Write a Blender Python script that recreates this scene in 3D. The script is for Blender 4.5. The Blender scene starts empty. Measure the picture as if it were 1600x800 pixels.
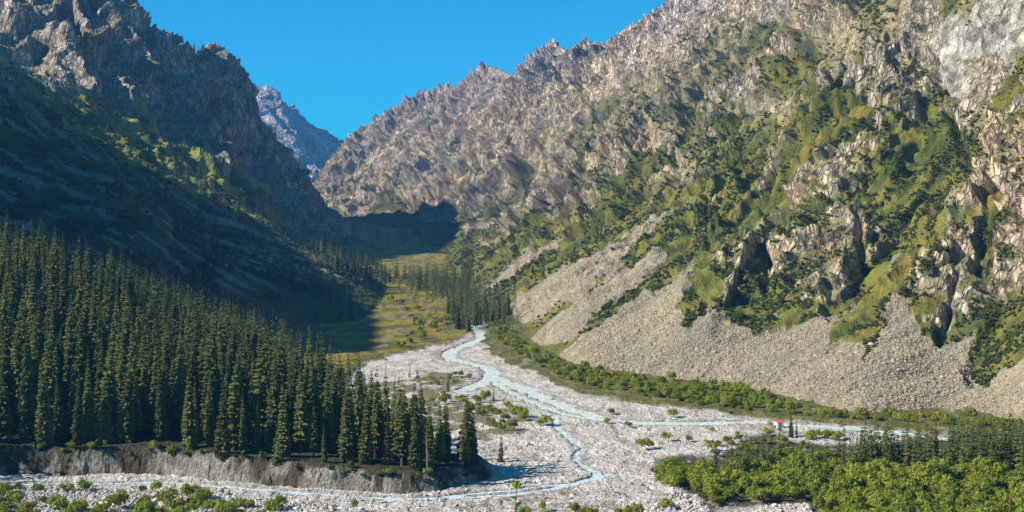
import bpy, math, time, random
import numpy as np
T0 = time.time()
sc = bpy.context.scene
R = math.radians

# ------------------------------------------------------------------ camera
CAM_Z = 80.0
PITCH = math.atan(70 / 2000.0)
FPX = 2000.0                                   # focal length in photograph pixels
cam_d = bpy.data.cameras.new('camera')
cam = bpy.data.objects.new('camera', cam_d)
sc.collection.objects.link(cam)
cam.location = (0, 0, CAM_Z)
cam.rotation_euler = (math.pi / 2 - PITCH, 0, 0)
cam_d.sensor_width = 36.0
cam_d.lens = 45.0
cam_d.clip_start = 0.3
cam_d.clip_end = 60000
sc.camera = cam
sc.render.resolution_x, sc.render.resolution_y = 1024, 512

# ------------------------------------------------------------------ light
SUN_EL, SUN_BACK = R(33.5), R(14)               # height of the sun; light comes from the left, slightly from beyond
SH = np.array([math.cos(SUN_BACK), math.sin(SUN_BACK)])   # horizontal way the light travels
world = bpy.data.worlds.new('World')
sc.world = world
world.use_nodes = True
wn = world.node_tree
bg = wn.nodes['Background']
sky = wn.nodes.new('ShaderNodeTexSky')
sky.sky_type = 'NISHITA'
sky.sun_disc = False
sky.sun_elevation = SUN_EL
sky.sun_rotation = math.atan2(-SH[0], -SH[1])
sky.altitude = 2500
sky.air_density = 1.0
sky.dust_density = 0.0
sky.ozone_density = 6.0
hs = wn.nodes.new('ShaderNodeHueSaturation')
hs.inputs['Saturation'].default_value = 1.95
hs.inputs['Hue'].default_value = 0.478
wn.links.new(sky.outputs[0], hs.inputs['Color'])
wn.links.new(hs.outputs[0], bg.inputs['Color'])
bg.inputs['Strength'].default_value = 0.085
sun_d = bpy.data.lights.new('sun', 'SUN')
sun_d.energy = 5.0
sun_d.angle = R(0.5)
sun_d.color = (1.0, 0.93, 0.80)
sun = bpy.data.objects.new('sun', sun_d)
sc.collection.objects.link(sun)
from mathutils import Vector
sun.rotation_euler = Vector((SH[0] * math.cos(SUN_EL), SH[1] * math.cos(SUN_EL), -math.sin(SUN_EL))).to_track_quat('-Z', 'Y').to_euler()
sc.view_settings.view_transform = 'Standard'
sc.view_settings.look = 'None'
sc.view_settings.gamma = 1.0
sc.view_settings.exposure = 0.85
sc.cycles.max_bounces = 5
sc.cycles.diffuse_bounces = 2
sc.cycles.volume_bounces = 0
sc.cycles.transparent_max_bounces = 4

# ------------------------------------------------------------------ helpers
cP, sP = math.cos(PITCH), math.sin(PITCH)

def ray(x, y):
    """slopes (X/Y, (z-80)/Y) of the line of sight through photograph point x, y"""
    a = (np.asarray(x, float) - 800) / FPX
    b = (400 - np.asarray(y, float)) / FPX
    fy = cP + b * sP
    fz = -sP + b * cP
    return a / fy, fz / fy

def to_px(X, Y, Z):
    v = (Z - CAM_Z) / Y
    # invert fz/fy = v
    b = (v * cP + sP) / (cP - v * sP)
    a = (X / Y) * (cP + b * sP)
    return 800 + FPX * a, 400 - FPX * b

def smooth(e0, e1, x):
    t = np.clip((x - e0) / (e1 - e0), 0, 1)
    return t * t * (3 - 2 * t)

def _hash(ix, iy, seed):
    h = (ix.astype(np.int64) * 374761393 + iy.astype(np.int64) * 668265263 + seed * 1442695041) & 0xffffffff
    h = ((h ^ (h >> 13)) * 1274126177) & 0xffffffff
    return h ^ (h >> 16)

_G = np.array([(math.cos(i * math.pi / 16), math.sin(i * math.pi / 16)) for i in range(32)])

def perlin(x, y, seed=0):
    xi = np.floor(x); yi = np.floor(y)
    fx = x - xi; fy = y - yi
    xi = xi.astype(np.int64); yi = yi.astype(np.int64)
    u = fx * fx * fx * (fx * (fx * 6 - 15) + 10); v = fy * fy * fy * (fy * (fy * 6 - 15) + 10)
    def g(dx, dy):
        k = _G[_hash(xi + dx, yi + dy, seed) & 31]
        return k[..., 0] * (fx - dx) + k[..., 1] * (fy - dy)
    a = g(0, 0); b = g(1, 0); c = g(0, 1); d = g(1, 1)
    return ((a + u * (b - a)) + v * ((c + u * (d - c)) - (a + u * (b - a)))) * 1.5

def fbm(x, y, oct=4, seed=0, gain=0.5, lac=2.03):
    r = 0; a = 1; t = 0
    for i in range(oct):
        r = r + a * perlin(x * lac ** i + 17.3 * i, y * lac ** i - 9.1 * i, seed + i); t += a; a *= gain
    return r / t * 1.4

def ridged(x, y, oct=3, seed=0, gain=0.5):
    r = 0; a = 1; t = 0; w = 1
    for i in range(oct):
        n = 1 - np.abs(perlin(x * 2.1 ** i + 5.7 * i, y * 2.1 ** i + 3.3 * i, seed + i)) * 1.6
        n = np.clip(n, 0, 1) ** 2 * w
        w = np.clip(n * 1.6, 0, 1)
        r = r + a * n; t += a; a *= gain
    return r / t

def cells(x, y, seed=0, tilt=1.0):
    """stepped tilted facets: a plane per Voronoi cell, plus nearness to the crack between cells"""
    xi = np.floor(x).astype(np.int64); yi = np.floor(y).astype(np.int64)
    best = np.full(x.shape, 9.0); sec = np.full(x.shape, 9.0); val = np.zeros(x.shape)
    for dx in (-1, 0, 1):
        for dy in (-1, 0, 1):
            h = _hash(xi + dx, yi + dy, seed)
            px = xi + dx + (h & 255) / 255.0; py = yi + dy + ((h >> 8) & 255) / 255.0
            ex = x - px; ey = y - py
            d = ex * ex + ey * ey
            v = ((h >> 16) & 255) / 255.0 - 0.5 + tilt * (((h >> 4) & 63) / 63.0 - 0.5) * ex + tilt * (((h >> 20) & 63) / 63.0 - 0.5) * ey
            m = d < best
            sec = np.where(m, best, np.minimum(sec, d))
            val = np.where(m, v, val)
            best = np.where(m, d, best)
    return val, np.sqrt(sec) - np.sqrt(best)

class TPS:
    def __init__(s, P, V, lam=1e-4):
        P = np.array(P, float); V = np.array(V, float); s.P = P; n = len(P)
        K = s.k(P, P) + lam * np.eye(n)
        A = np.zeros((n + 3, n + 3)); A[:n, :n] = K; A[:n, n] = 1; A[:n, n + 1:] = P; A[n, :n] = 1; A[n + 1:, :n] = P.T
        s.w = np.linalg.solve(A, np.concatenate([V, np.zeros(3)]))
    def k(s, A, B):
        d = ((A[:, None, :] - B[None]) ** 2).sum(-1)
        return 0.5 * d * np.log(d + 1e-12)
    def __call__(s, x, y):
        sh = np.shape(x); Q = np.stack([np.ravel(x), np.ravel(y)], 1); out = np.empty(len(Q)); n = len(s.P)
        for i in range(0, len(Q), 60000):
            q = Q[i:i + 60000]
            out[i:i + 60000] = s.k(q, s.P) @ s.w[:n] + s.w[n] + q @ s.w[n + 1:]
        return out.reshape(sh)

def field(pts_px=(), pts_z=()):
    """height field through (x px, y px, distance) and (x px, distance, height) points"""
    P = []; V = []
    for x, y, Y in pts_px:
        u, v = ray(x, y); P.append((u * 3, math.log(Y))); V.append(v)
    for x, Y, z in pts_z:
        u = ray(x, 330)[0]; P.append((u * 3, math.log(Y))); V.append((z - CAM_Z) / Y)
    t = TPS(P, V, 2e-4)
    return lambda X, Y: CAM_Z + Y * t(X / Y * 3, np.log(Y))

def in_poly(x, y, poly, wob=None, soft=0):
    """even-odd test, array of 0/1"""
    r = np.zeros(x.shape, bool); n = len(poly)
    for i in range(n):
        x1, y1 = poly[i]; x2, y2 = poly[(i + 1) % n]
        if y1 == y2: continue
        c = ((y1 > y) != (y2 > y)) & (x < (x2 - x1) * (y - y1) / (y2 - y1) + x1)
        r ^= c
    return r

def seg_dist(x, y, pts):
    """distance to a polyline, and the position along it"""
    best = np.full(x.shape, 1e9); along = np.zeros(x.shape); L = 0
    for (x1, y1), (x2, y2) in zip(pts[:-1], pts[1:]):
        dx, dy = x2 - x1, y2 - y1; l2 = dx * dx + dy * dy + 1e-9
        t = np.clip(((x - x1) * dx + (y - y1) * dy) / l2, 0, 1)
        d = np.hypot(x - x1 - t * dx, y - y1 - t * dy)
        m = d < best; best = np.where(m, d, best); along = np.where(m, L + t * math.sqrt(l2), along); L += math.sqrt(l2)
    return best, along

def soft_poly(x, y, poly, w):
    """1 inside, 0 outside, ramp of w px to either side"""
    d, _ = seg_dist(x, y, list(poly) + [poly[0]])
    s = np.where(in_poly(x, y, poly), d, -d)
    return smooth(-w, w, s)

COL = sc.collection

def link(o, parent=None, **props):
    COL.objects.link(o)
    if parent: o.parent = parent
    for k, v in props.items():
        if v is not None: o[k] = v
    return o

def mesh_np(name, V, F, mats=(), attrs=None, smooth_shade=False, mat_idx=None):
    me = bpy.data.meshes.new(name)
    V = np.ascontiguousarray(V, np.float32); F = np.ascontiguousarray(F, np.int32)
    me.vertices.add(len(V)); me.vertices.foreach_set('co', V.ravel())
    k = F.shape[1]
    me.loops.add(F.size); me.loops.foreach_set('vertex_index', F.ravel())
    me.polygons.add(len(F)); me.polygons.foreach_set('loop_start', np.arange(0, F.size, k, dtype=np.int32))
    me.polygons.foreach_set('loop_total', np.full(len(F), k, np.int32))
    if mat_idx is not None: me.polygons.foreach_set('material_index', np.ascontiguousarray(mat_idx, np.int32))
    me.polygons.foreach_set('use_smooth', np.full(len(F), smooth_shade, bool))
    for m in mats: me.materials.append(m)
    for an, a in (attrs or {}).items():
        a = np.ascontiguousarray(a, np.float32)
        if a.ndim == 1:
            at = me.attributes.new(an, 'FLOAT', 'POINT'); at.data.foreach_set('value', a)
        else:
            at = me.attributes.new(an, 'FLOAT_COLOR', 'POINT'); at.data.foreach_set('color', a.ravel())
    me.update(calc_edges=True)
    return me

# ------------------------------------------------------------------ materials
class NT:
    def __init__(s, name):
        s.m = bpy.data.materials.new(name); s.m.use_nodes = True; s.t = s.m.node_tree; s.n = s.t.nodes
        s.b = s.n['Principled BSDF']; s.b.inputs['Roughness'].default_value = 0.9
        s.b.inputs['Specular IOR Level'].default_value = 0.15
    def node(s, t, **kw):
        n = s.n.new('ShaderNode' + t)
        for k, v in kw.items(): setattr(n, k, v)
        return n
    def put(s, sock, v):
        if hasattr(v, 'is_linked') or isinstance(v, bpy.types.NodeSocket): s.t.links.new(v, sock)
        elif isinstance(v, (tuple, list)) and len(v) == 3 and sock.type == 'RGBA': sock.default_value = (*v, 1)
        else: sock.default_value = v
    def attr(s, n):
        a = s.node('Attribute'); a.attribute_name = n; return a.outputs['Fac']
    def acol(s, n):
        a = s.node('Attribute'); a.attribute_name = n; return a.outputs['Color']
    def pos(s):
        return s.node('NewGeometry').outputs['Position']
    def noise(s, scale, detail=3, rough=0.6, vec=None, dist=0.0, out='Fac'):
        n = s.node('TexNoise'); n.inputs['Scale'].default_value = scale; n.inputs['Detail'].default_value = detail
        n.inputs['Roughness'].default_value = rough; n.inputs['Distortion'].default_value = dist
        s.put(n.inputs['Vector'], vec if vec is not None else s.pos()); return n.outputs[out]
    def mapped(s, scale, rot=(0, 0, 0)):
        m = s.node('Mapping'); m.inputs['Scale'].default_value = scale; m.inputs['Rotation'].default_value = rot
        s.put(m.inputs['Vector'], s.pos()); return m.outputs[0]
    def mix(s, f, a, b, mode='MIX'):
        n = s.node('MixRGB', blend_type=mode); s.put(n.inputs[0], f); s.put(n.inputs[1], a); s.put(n.inputs[2], b); return n.outputs[0]
    def math(s, op, a, b=0.0, clamp=False):
        n = s.node('Math', operation=op, use_clamp=clamp); s.put(n.inputs[0], a); s.put(n.inputs[1], b); return n.outputs[0]
    def ramp(s, f, lo, hi):
        n = s.node('MapRange'); n.interpolation_type = 'SMOOTHSTEP'; s.put(n.inputs[0], f); n.inputs[1].default_value = lo; n.inputs[2].default_value = hi; return n.outputs[0]
    def voro(s, scale, vec=None, feature='F1', out='Distance'):
        n = s.node('TexVoronoi', feature=feature); n.inputs['Scale'].default_value = scale
        s.put(n.inputs['Vector'], vec if vec is not None else s.pos()); return n.outputs[out]
    def bump(s, h, dist, strength=1.0, prev=None):
        n = s.node('Bump'); n.inputs['Distance'].default_value = dist; s.put(n.inputs['Strength'], strength)
        s.put(n.inputs['Height'], h)
        if prev is not None: s.put(n.inputs['Normal'], prev)
        return n.outputs[0]
    def out(s, col, rough=None, normal=None):
        s.put(s.b.inputs['Base Color'], col)
        if rough is not None: s.put(s.b.inputs['Roughness'], rough)
        if normal is not None: s.put(s.b.inputs['Normal'], normal)
        return s.m

def terrain_material(name, near=1.0):
    """base colour carried per vertex (what grows or lies there), fine variety and relief from noise.
    near scales the grain: metres per small feature"""
    k = NT(name)
    base = k.acol('ground')
    rock = k.attr('rock'); stone = k.attr('scree')
    g1 = k.noise(0.9 / near, 4, 0.7)
    g2 = k.noise(0.12 / near, 4, 0.65)
    f = k.math('ADD', k.math('MULTIPLY', g1, 0.9), k.math('MULTIPLY', g2, 0.7))
    f = k.math('ADD', f, 0.2)
    col = k.mix(1.0, base, f, 'MULTIPLY')
    # stones of the scree: each cell its own tone
    vc = k.voro(0.75 / near, feature='F1', out='Color')
    vd = k.voro(0.75 / near, feature='DISTANCE_TO_EDGE')
    sepc = k.node('SeparateColor'); k.put(sepc.inputs[0], vc)
    tone = k.math('ADD', k.math('MULTIPLY', sepc.outputs[0], 0.75), 0.62)
    st = k.mix(1.0, col, tone, 'MULTIPLY')
    col = k.mix(k.math('MULTIPLY', stone, 0.85), col, st)
    # cracks and stained seams on rock
    seam = k.noise(0.16 / near, 5, 0.7, vec=k.mapped((1.0, 1.0, 0.35), (0.2, 0.3, 0.0)), dist=0.6)
    dark = k.ramp(seam, 0.42, 0.5)
    dk = k.mix(1.0, col, k.math('ADD', k.math('MULTIPLY', dark, 0.45), 0.62), 'MULTIPLY')
    # joints: blocks of rock set apart by dark cracks, taller than wide
    jw = k.noise(0.10 / near, 2, 0.5, out='Color')
    jv = k.node('VectorMath', operation='MULTIPLY_ADD'); k.put(jv.inputs[0], jw); jv.inputs[1].default_value = (5 * near, 5 * near, 5 * near); k.put(jv.inputs[2], k.mapped((1.0, 1.0, 0.40), (0.25, -0.35, 0.0)))
    je = k.voro(0.30 / near, vec=jv.outputs[0], feature='DISTANCE_TO_EDGE')
    jc = k.node('SeparateColor'); k.put(jc.inputs[0], k.voro(0.30 / near, vec=jv.outputs[0], feature='F1', out='Color'))
    je2 = k.voro(0.09 / near, vec=jv.outputs[0], feature='DISTANCE_TO_EDGE')
    crack = k.math('MULTIPLY', k.ramp(je, 0.0, 0.13), k.ramp(je2, 0.0, 0.07))
    jt = k.math('MULTIPLY', k.math('ADD', k.math('MULTIPLY', crack, 0.5), 0.55), k.math('ADD', k.math('MULTIPLY', jc.outputs[0], 0.5), 0.78))
    dk = k.mix(1.0, dk, jt, 'MULTIPLY')
    col = k.mix(rock, col, dk)
    tuft = k.noise(1.6 / near, 2, 0.6)
    notrock = k.math('SUBTRACT', 1.0, k.math('ADD', rock, stone, True), True)
    tf_ = k.math('ADD', k.math('MULTIPLY', k.ramp(tuft, 0.38, 0.62), 0.75), 0.6)
    col = k.mix(notrock, col, k.mix(1.0, col, tf_, 'MULTIPLY'))
    b1 = k.bump(k.noise(0.45 / near, 5, 0.75, vec=k.mapped((1, 1, 0.5))), 1.6 * near, 1.0)
    b2 = k.bump(vd, 1.0 * near, k.math('MULTIPLY', stone, 0.9), b1)
    b2 = k.bump(crack, 1.6 * near, k.math('MULTIPLY', rock, 0.9), b2)
    return k.out(col, 0.92, b2)

M_near = terrain_material('mountain_ground', 1.0)
M_mid = terrain_material('mountain_ground_mid', 1.6)
M_far = terrain_material('mountain_ground_far', 5.0)

# ------------------------------------------------------------------ terrain: shapes
floor_prof_Y = np.array([0, 850, 1150, 1400, 1714, 2000, 2400, 3000, 4000, 6000.])
floor_prof_z = np.array([0, 0, 3, 10, 20, 33, 55, 80, 100, 120.])
def floor_z(X, Y):
    return np.interp(Y, floor_prof_Y, floor_prof_z)

right_h = field(pts_px=[
    # toe
    (1600,690,455),(1350,660,490),(1100,603,588),(980,588,625),(900,572,660),(830,540,775),(790,505,920),(750,470,1080),(735,440,1280),(712,412,1480),(690,385,1850),(640,360,2250),(575,345,2480),(520,320,2800),
    # near face
    (1600,500,560),(1600,300,650),(1600,100,760),(1600,-100,900),(1600,-300,1080),
    (1450,560,560),(1450,450,620),(1450,300,720),(1450,100,900),(1450,-100,1150),(1450,-250,1350),
    (1300,600,540),(1300,450,650),(1300,300,760),(1300,150,900),(1300,0,1150),(1300,-150,1500),
    (1200,500,640),(1200,350,790),(1200,200,960),(1200,50,1400),(1200,-100,1800),
    (1100,500,650),(1100,400,745),(1100,300,880),(1100,200,1080),(1100,100,1500),(1100,0,1900),(1100,-60,2100),
    (1000,500,700),(1000,400,830),(1000,300,1010),(1000,200,1350),(1000,100,1800),
    (900,500,740),(900,400,960),(900,300,1250),(900,200,1650),(900,110,2150),
    (800,450,1080),(800,380,1300),(800,300,1700),(800,200,2200),
    (720,370,1800),(700,300,2200),(700,200,2800),
    (600,320,2450),(600,250,3000),(540,270,3200),(500,285,3150),
    # skyline
    (1020,2,2250),(980,22,2350),(940,42,2500),(905,48,2650),(870,50,2750),(842,68,2850),(800,80,2950),(760,82,3050),(730,98,3150),(710,115,3200),(660,135,3350),(600,168,3500),(560,195,3600),(530,224,3700),(508,250,3500),(495,272,3350),
    ], pts_z=[
    # behind the skyline
    (1020,2900,330),(940,3100,330),(870,3400,330),(800,3600,330),(700,4000,350),(600,4300,330),(530,4500,260),(490,4300,180),(460,3900,80),(470,3300,70),
    (1200,2600,600),(1400,1900,620),(1600,1500,560),(1600,2500,600),
    # under the gravel plain
    (1600,380,-25),(1350,400,-30),(1100,480,-30),(900,540,-30),(800,700,-30),(740,900,-30),(700,1200,-20),(650,1600,-10),(600,2000,5),(520,2500,40),(460,2900,60),
    (1750,380,-5),(1750,900,330),(1750,500,60),(1750,700,200)])

left_h = field(pts_px=[
    (0,340,930),(0,240,1120),(0,130,1330),(60,160,1370),(110,175,1400),(160,192,1430),(220,240,1400),(300,290,1360),(350,320,1340),(420,350,1330),(470,385,1290),
    (200,400,880),(200,300,1060),(100,300,1030),(300,360,1120),(400,430,990),(500,420,1130),(540,405,1250),(560,425,1290),(600,420,1400),
    # upper left face
    (30,80,1500),(100,100,1520),(100,30,1700),(0,30,1620),(0,-60,1800),(100,-60,1850),(200,110,1640),(200,60,1760),(250,200,1560),(235,130,1690),
    # spur
    (270,112,1740),(278,160,1680),(340,178,1660),(372,205,1620),(382,262,1550),(425,335,1450),(480,392,1330),
    # recess to the right of the spur
    (320,130,1960),(360,170,2000),(400,230,2010),(430,280,1960),(460,320,1880),(500,350,1790),(540,372,1720),(590,395,1640),(600,372,1850),
    # skyline
    (150,-40,1850),(188,0,1880),(212,32,1900),(235,54,1920),(265,60,1940),(285,88,1980),(318,93,2010),(345,105,2060),(368,128,2090),(388,136,2120),(399,185,2120),(440,240,2100),(470,272,2080),(500,300,2060),(540,328,2020),(575,345,1980),
    ], pts_z=[
    (600,690,-2),(610,1000,-2),(590,850,-2),(500,820,-6),(400,800,-6),(200,780,20),(0,760,45),(-150,800,90),(-150,1200,230),(-150,1600,400),(-150,2000,550),
    (150,2400,400),(265,2500,280),(388,2700,180),(470,2650,100),(560,2400,40),(-150,2600,500),(350,3600,120),
    (650,1500,-2),(680,1900,8),(640,2200,20),(620,1200,-4),(500,640,-12),(0,600,30)])

peak_h = field(pts_px=[
    (340,150,6400),(380,150,6400),(396,145,6400),(412,140,6450),(426,141,6500),(440,155,6550),(455,170,6600),(470,185,6600),(490,198,6650),(505,205,6700),(518,216,6750),(530,222,6800),(545,235,6900),(580,262,7000),
    (400,190,6050),(430,230,5850),(460,250,5750),(480,270,5700),(520,280,5900),(440,200,6100),(360,200,6100),(500,240,6150)],
    pts_z=[(400,7600,250),(470,7600,250),(540,7800,200),(300,6200,600),(300,7500,300),(600,7600,150),(480,5000,120),(400,5000,160),(560,5200,150),(330,5200,250)])

# forest terrace: foot line (world), height of its top
def gpt(x, y, z=0.0):
    u, v = ray(x, y); Y = (z - CAM_Z) / v; return float(u * Y), float(Y)
foot_px = [(-900,940),(-500,900),(-260,830),(-130,782),(-50,752),(0,746),(150,746),(250,744),(350,756),(450,765),(560,773),(640,776),(700,772),(745,760),(782,748)]  # left of the view the foot bulges forward, shaped to shade the bank
foot = [gpt(*p) for p in foot_px] + [gpt(792,738), gpt(775,715), (-22.,405.), (-34.,425.), (-46.,455.), (-62.,500.), (-80.,560.), (-105.,640.), (-170.,720.), (-300.,760.), (-520.,760.)]
terr_top = TPS([(-153,388),(-115,388),(-75,375),(-36,357),(-8,355),(-10,400),(-60,440),(-100,500),(-130,560),(-180,600),(-258,646),(-220,520),(-160,470),(-300,500),(-330,430),(-260,400),(-400,700),(-420,420),(-120,660),(-200,720),(-210,330),(-260,310),(-300,380)],
               [7.8,7.8,7,5.5,4,3.5,5,7,8,31,49,36,20,48,40,24,85,60,14,34,14,18,30], 5)
def terrace_h(X, Y):
    d, _ = seg_dist(X, Y, foot + [foot[0]])
    s = np.where(in_poly(X, Y, foot), d, -d)
    n = fbm(X / 22, Y / 22, 3, 5) * 3.4 + fbm(X / 3.5, Y / 3.5, 3, 9) * 0.5
    top = np.clip(terr_top(X / 1.0, Y / 1.0), 2.5, 90)
    front = smooth(-1.0, 7.5, s + n * 0.8)
    return -6 + (top + 6) * front, s

print('helpers %.1f' % (time.time() - T0))

def polar(name, hfun, cols_px, Y0, Y1, rows, hid=0.12, kd=60):
    """grid over rays of sight x distance, rows spaced by how much of the slope shows"""
    u = ray(np.array(cols_px), 330)[0]
    lnY = np.linspace(math.log(Y0), math.log(Y1), 700)
    cs = np.unique(np.concatenate([np.arange(0, len(u), 8), [len(u) - 1]]))
    RY = np.empty((len(cs), rows))
    for i, c in enumerate(cs):
        Yc = np.exp(lnY); h = hfun(u[c] * Yc, Yc); v = (h - CAM_Z) / Yc
        below = h < floor_z(0, Yc) - 6
        run = np.maximum.accumulate(np.where(below, -9, v))
        vis = np.where((v >= run - 0.004) & ~below, 1.0, hid)
        ds = np.sqrt((FPX * np.diff(v)) ** 2 + (kd * np.diff(lnY)) ** 2) * 0.5 * (vis[1:] + vis[:-1])
        cum = np.concatenate([[0], np.cumsum(ds)])
        RY[i] = np.interp(np.linspace(0, cum[-1], rows), cum, lnY)
    # smooth across columns so the rows run evenly
    K = np.ones(5) / 5
    RYp = np.pad(RY, ((2, 2), (0, 0)), 'edge')
    RY = sum(RYp[i:i + len(cs)] * K[i] for i in range(5))
    full = np.empty((len(u), rows))
    for j in range(rows): full[:, j] = np.interp(np.arange(len(u)), cs, RY[:, j])
    Yg = np.exp(full); Xg = u[:, None] * Yg
    return Xg, Yg

def respace(X, Y, Xd, Yd, Zd, step, kd, n):
    """second pass: rows crowd where the relief shows steep faces. Xd.. were worked out on every step-th column"""
    px, py = to_px(Xd, np.maximum(Yd, 50), Zd)
    lY = np.log(Y[::step])
    below = Zd < floor_z(0, Yd) - 6
    ds = np.hypot(np.diff(px, axis=1), np.diff(py, axis=1)) + kd * np.diff(lY, axis=1) * 0.5
    ds = np.minimum(ds, 14)
    top = np.minimum.accumulate(np.where(below, 9999, py), axis=1)
    hidden = (py[:, 1:] > top[:, 1:] + 3) | below[:, 1:]
    ds = np.where(hidden, ds * 0.15, ds) + 0.02
    # smooth a little along each column
    k = np.array([1, 2, 3, 2, 1]) / 9.0
    dp = np.pad(ds, ((0, 0), (2, 2)), 'edge'); ds = sum(dp[:, i:i + ds.shape[1]] * k[i] for i in range(5))
    dq = np.pad(ds, ((1, 1), (0, 0)), 'edge'); ds = (dq[:-2] + 2 * dq[1:-1] + dq[2:]) / 4
    cum = np.concatenate([np.zeros((len(ds), 1)), np.cumsum(ds, 1)], 1)
    R_ = np.stack([np.interp(np.linspace(0, c[-1], n), c, l) for c, l in zip(cum, lY)])
    src = np.arange(0, X.shape[0], step); full = np.empty((X.shape[0], n))
    for j in range(n): full[:, j] = np.interp(np.arange(X.shape[0]), src, R_[:, j])
    Yn = np.exp(full); u = X[:, :1] / Y[:, :1]
    return u * Yn, Yn

def grid_normal(X, Y, Z):
    """unit normals of the smooth slope under the relief"""
    a = [np.gradient(q, axis=0) for q in (X, Y, Z)]; b = [np.gradient(q, axis=1) for q in (X, Y, Z)]
    n = np.stack([a[1] * b[2] - a[2] * b[1], a[2] * b[0] - a[0] * b[2], a[0] * b[1] - a[1] * b[0]])
    n *= np.sign(n[2]) / np.maximum(np.linalg.norm(n, axis=0), 1e-9)
    return n

def grid_faces(nx, ny, keep=None):
    i = np.arange(nx - 1)[:, None] * ny + np.arange(ny - 1)[None]
    F = np.stack([i, i + ny, i + ny + 1, i + 1], -1).reshape(-1, 4)
    if keep is not None:
        k = keep.ravel()[F].any(1); F = F[k]
    return F

def compact(V, F, attrs):
    used = np.zeros(len(V), bool); used[F.ravel()] = True
    idx = np.cumsum(used) - 1
    return V[used], idx[F], {k: a[used] for k, a in attrs.items()}

def lookup(tab, x0, dx, y0, dy, x, y):
    a = np.array([[float(c) for c in r.replace(' ', '')] for r in tab]) / 9.0
    fx = np.clip((x - x0) / dx, 0, a.shape[1] - 1.001); fy = np.clip((y - y0) / dy, 0, a.shape[0] - 1.001)
    ix = fx.astype(int); iy = fy.astype(int); tx = fx - ix; ty = fy - iy
    return (a[iy, ix] * (1 - tx) + a[iy, ix + 1] * tx) * (1 - ty) + (a[iy + 1, ix] * (1 - tx) + a[iy + 1, ix + 1] * tx) * ty

def rgb(c): return np.array(c, float)
def blend(a, b, t): return a + (b - a) * np.asarray(t)[..., None]

# ================================================================== right mountain
ROCKMAP_R = [  # x 500..1600 step 50, y 0..650 step 50: how much bare rock shows
 '999999999999 88999699 599'.replace(' ', ''),
 '99999999999854878989899',
 '99999999997669429998984',
 '99999999876568962895984',
 '99999987779944342523576',
 '99997788589863545433577',
 '98568889743252476625787',
 '32222253532221438942456',
 '11111112111127878325857',
 '00000001100027578416875',
 '00000000000012411016610',
 '00000000000000000000000',
 '00000000000000000000000',
 '00000000000000000000000']
ROCKMAP_R = [(r + '9' * 23)[:23] for r in ROCKMAP_R]
SCREE_R = [
 [(1092,398),(1088,440),(1062,485),(1075,520),(1110,470),(1130,500),(1165,505),(1180,520),(1230,510),(1290,480),(1345,452),(1352,458),(1300,500),(1288,545),(1310,530),(1345,535),(1352,565),(1372,525),(1395,470),(1420,470),(1440,520),(1470,545),(1520,522),(1512,580),(1540,600),(1600,560),(1700,540),(1700,760),(1600,720),(1350,676),(1200,625),(1000,600),(880,577),(872,556),(960,490),(1010,450),(1060,415)],
 [(950,395),(970,398),(978,412),(1020,380),(1035,385),(1000,420),(950,455),(925,500),(895,530),(860,542),(826,537),(880,480),(920,445)],
 [(1048,303),(1000,345),(975,375),(955,400),(900,448),(850,480),(820,500),(780,505),(800,470),(870,415),(905,396),(940,366),(1000,328)],
 [(907,316),(880,352),(840,392),(800,427),(760,452),(772,432),(800,396),(850,360),(885,326)],
 [(842,310),(810,345),(780,370),(742,382),(750,365),(800,340)],
 [(792,310),(760,336),(720,357),(710,347),(750,324)],
 [(718,297),(702,325),(686,345),(645,338),(665,320),(690,305)],
 [(583,291),(572,312),(560,338),(545,330),(520,317),(550,302)],
 [(562,262),(530,285),(506,300),(502,295),(530,275)],
 [(620,300),(605,318),(585,332),(600,315)],
 [(795,143),(772,170),(748,185),(722,199),(716,187),(728,163),(748,148)],
 [(1118,262),(1085,290),(1045,325),(1030,330),(1070,290)],
 [(905,262),(890,290),(862,325),(850,330),(880,290)],
 [(1010,405),(985,440),(955,462),(965,440)],
 [(1480,293),(1470,302),(1446,328),(1452,312)],
 [(1400,400),(1365,450),(1372,445),(1410,402)],
]
# grass and scrub strips that run down the right wall between the crags: line in photograph points, half width px
STRIPS_R = [
 ([(1392,50),(1330,110),(1250,180),(1180,232),(1090,292),(1010,352),(940,410),(860,470),(800,500)], 17),
 ([(1485,235),(1445,305),(1405,365),(1345,430),(1300,480)], 20),
 ([(1290,185),(1225,262),(1150,340),(1090,385),(1030,440)], 18),
 ([(1180,20),(1135,70),(1112,112),(1092,170),(1052,222),(1000,262),(930,322),(850,385)], 10),
 ([(1010,80),(962,104),(905,140),(860,190)], 9), ([(905,165),(868,235),(835,262)], 11), ([(712,245),(650,275),(590,305),(520,345)], 8),
 ([(1470,150),(1440,190),(1400,240),(1330,300),(1240,330)], 14), ([(1600,150),(1560,170),(1520,210),(1500,260)], 16), ([(1600,470),(1560,520),(1530,580)], 26),
 ([(1560,310),(1545,380),(1530,440)], 10), ([(800,240),(760,300),(700,335)], 7), ([(1190,400),(1150,470),(1100,480)], 12)]
GULLY_R = [([(1392,62),(1300,150),(1180,245),(1060,330)], 9, 14), ([(1075,110),(1062,190),(1040,262)], 7, 12), ([(1115,60),(1100,160),(1040,235)], 7, 12), ([(940,110),(918,200),(905,262)], 7, 14),
 ([(860,70),(820,140),(760,200)], 8, 24), ([(760,130),(700,200),(650,230)], 8, 24), ([(1340,330),(1345,400),(1290,450)], 7, 9), ([(1500,440),(1480,500),(1468,530)], 8, 9), ([(1225,320),(1200,400),(1195,450)], 7, 8),
 ([(1470,90),(1478,160),(1490,230)], 6, 10), ([(990,150),(965,230),(900,300)], 7, 14), ([(1240,20),(1255,90),(1205,130)], 8, 16), ([(680,160),(640,230),(600,260)], 7, 22)]
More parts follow.
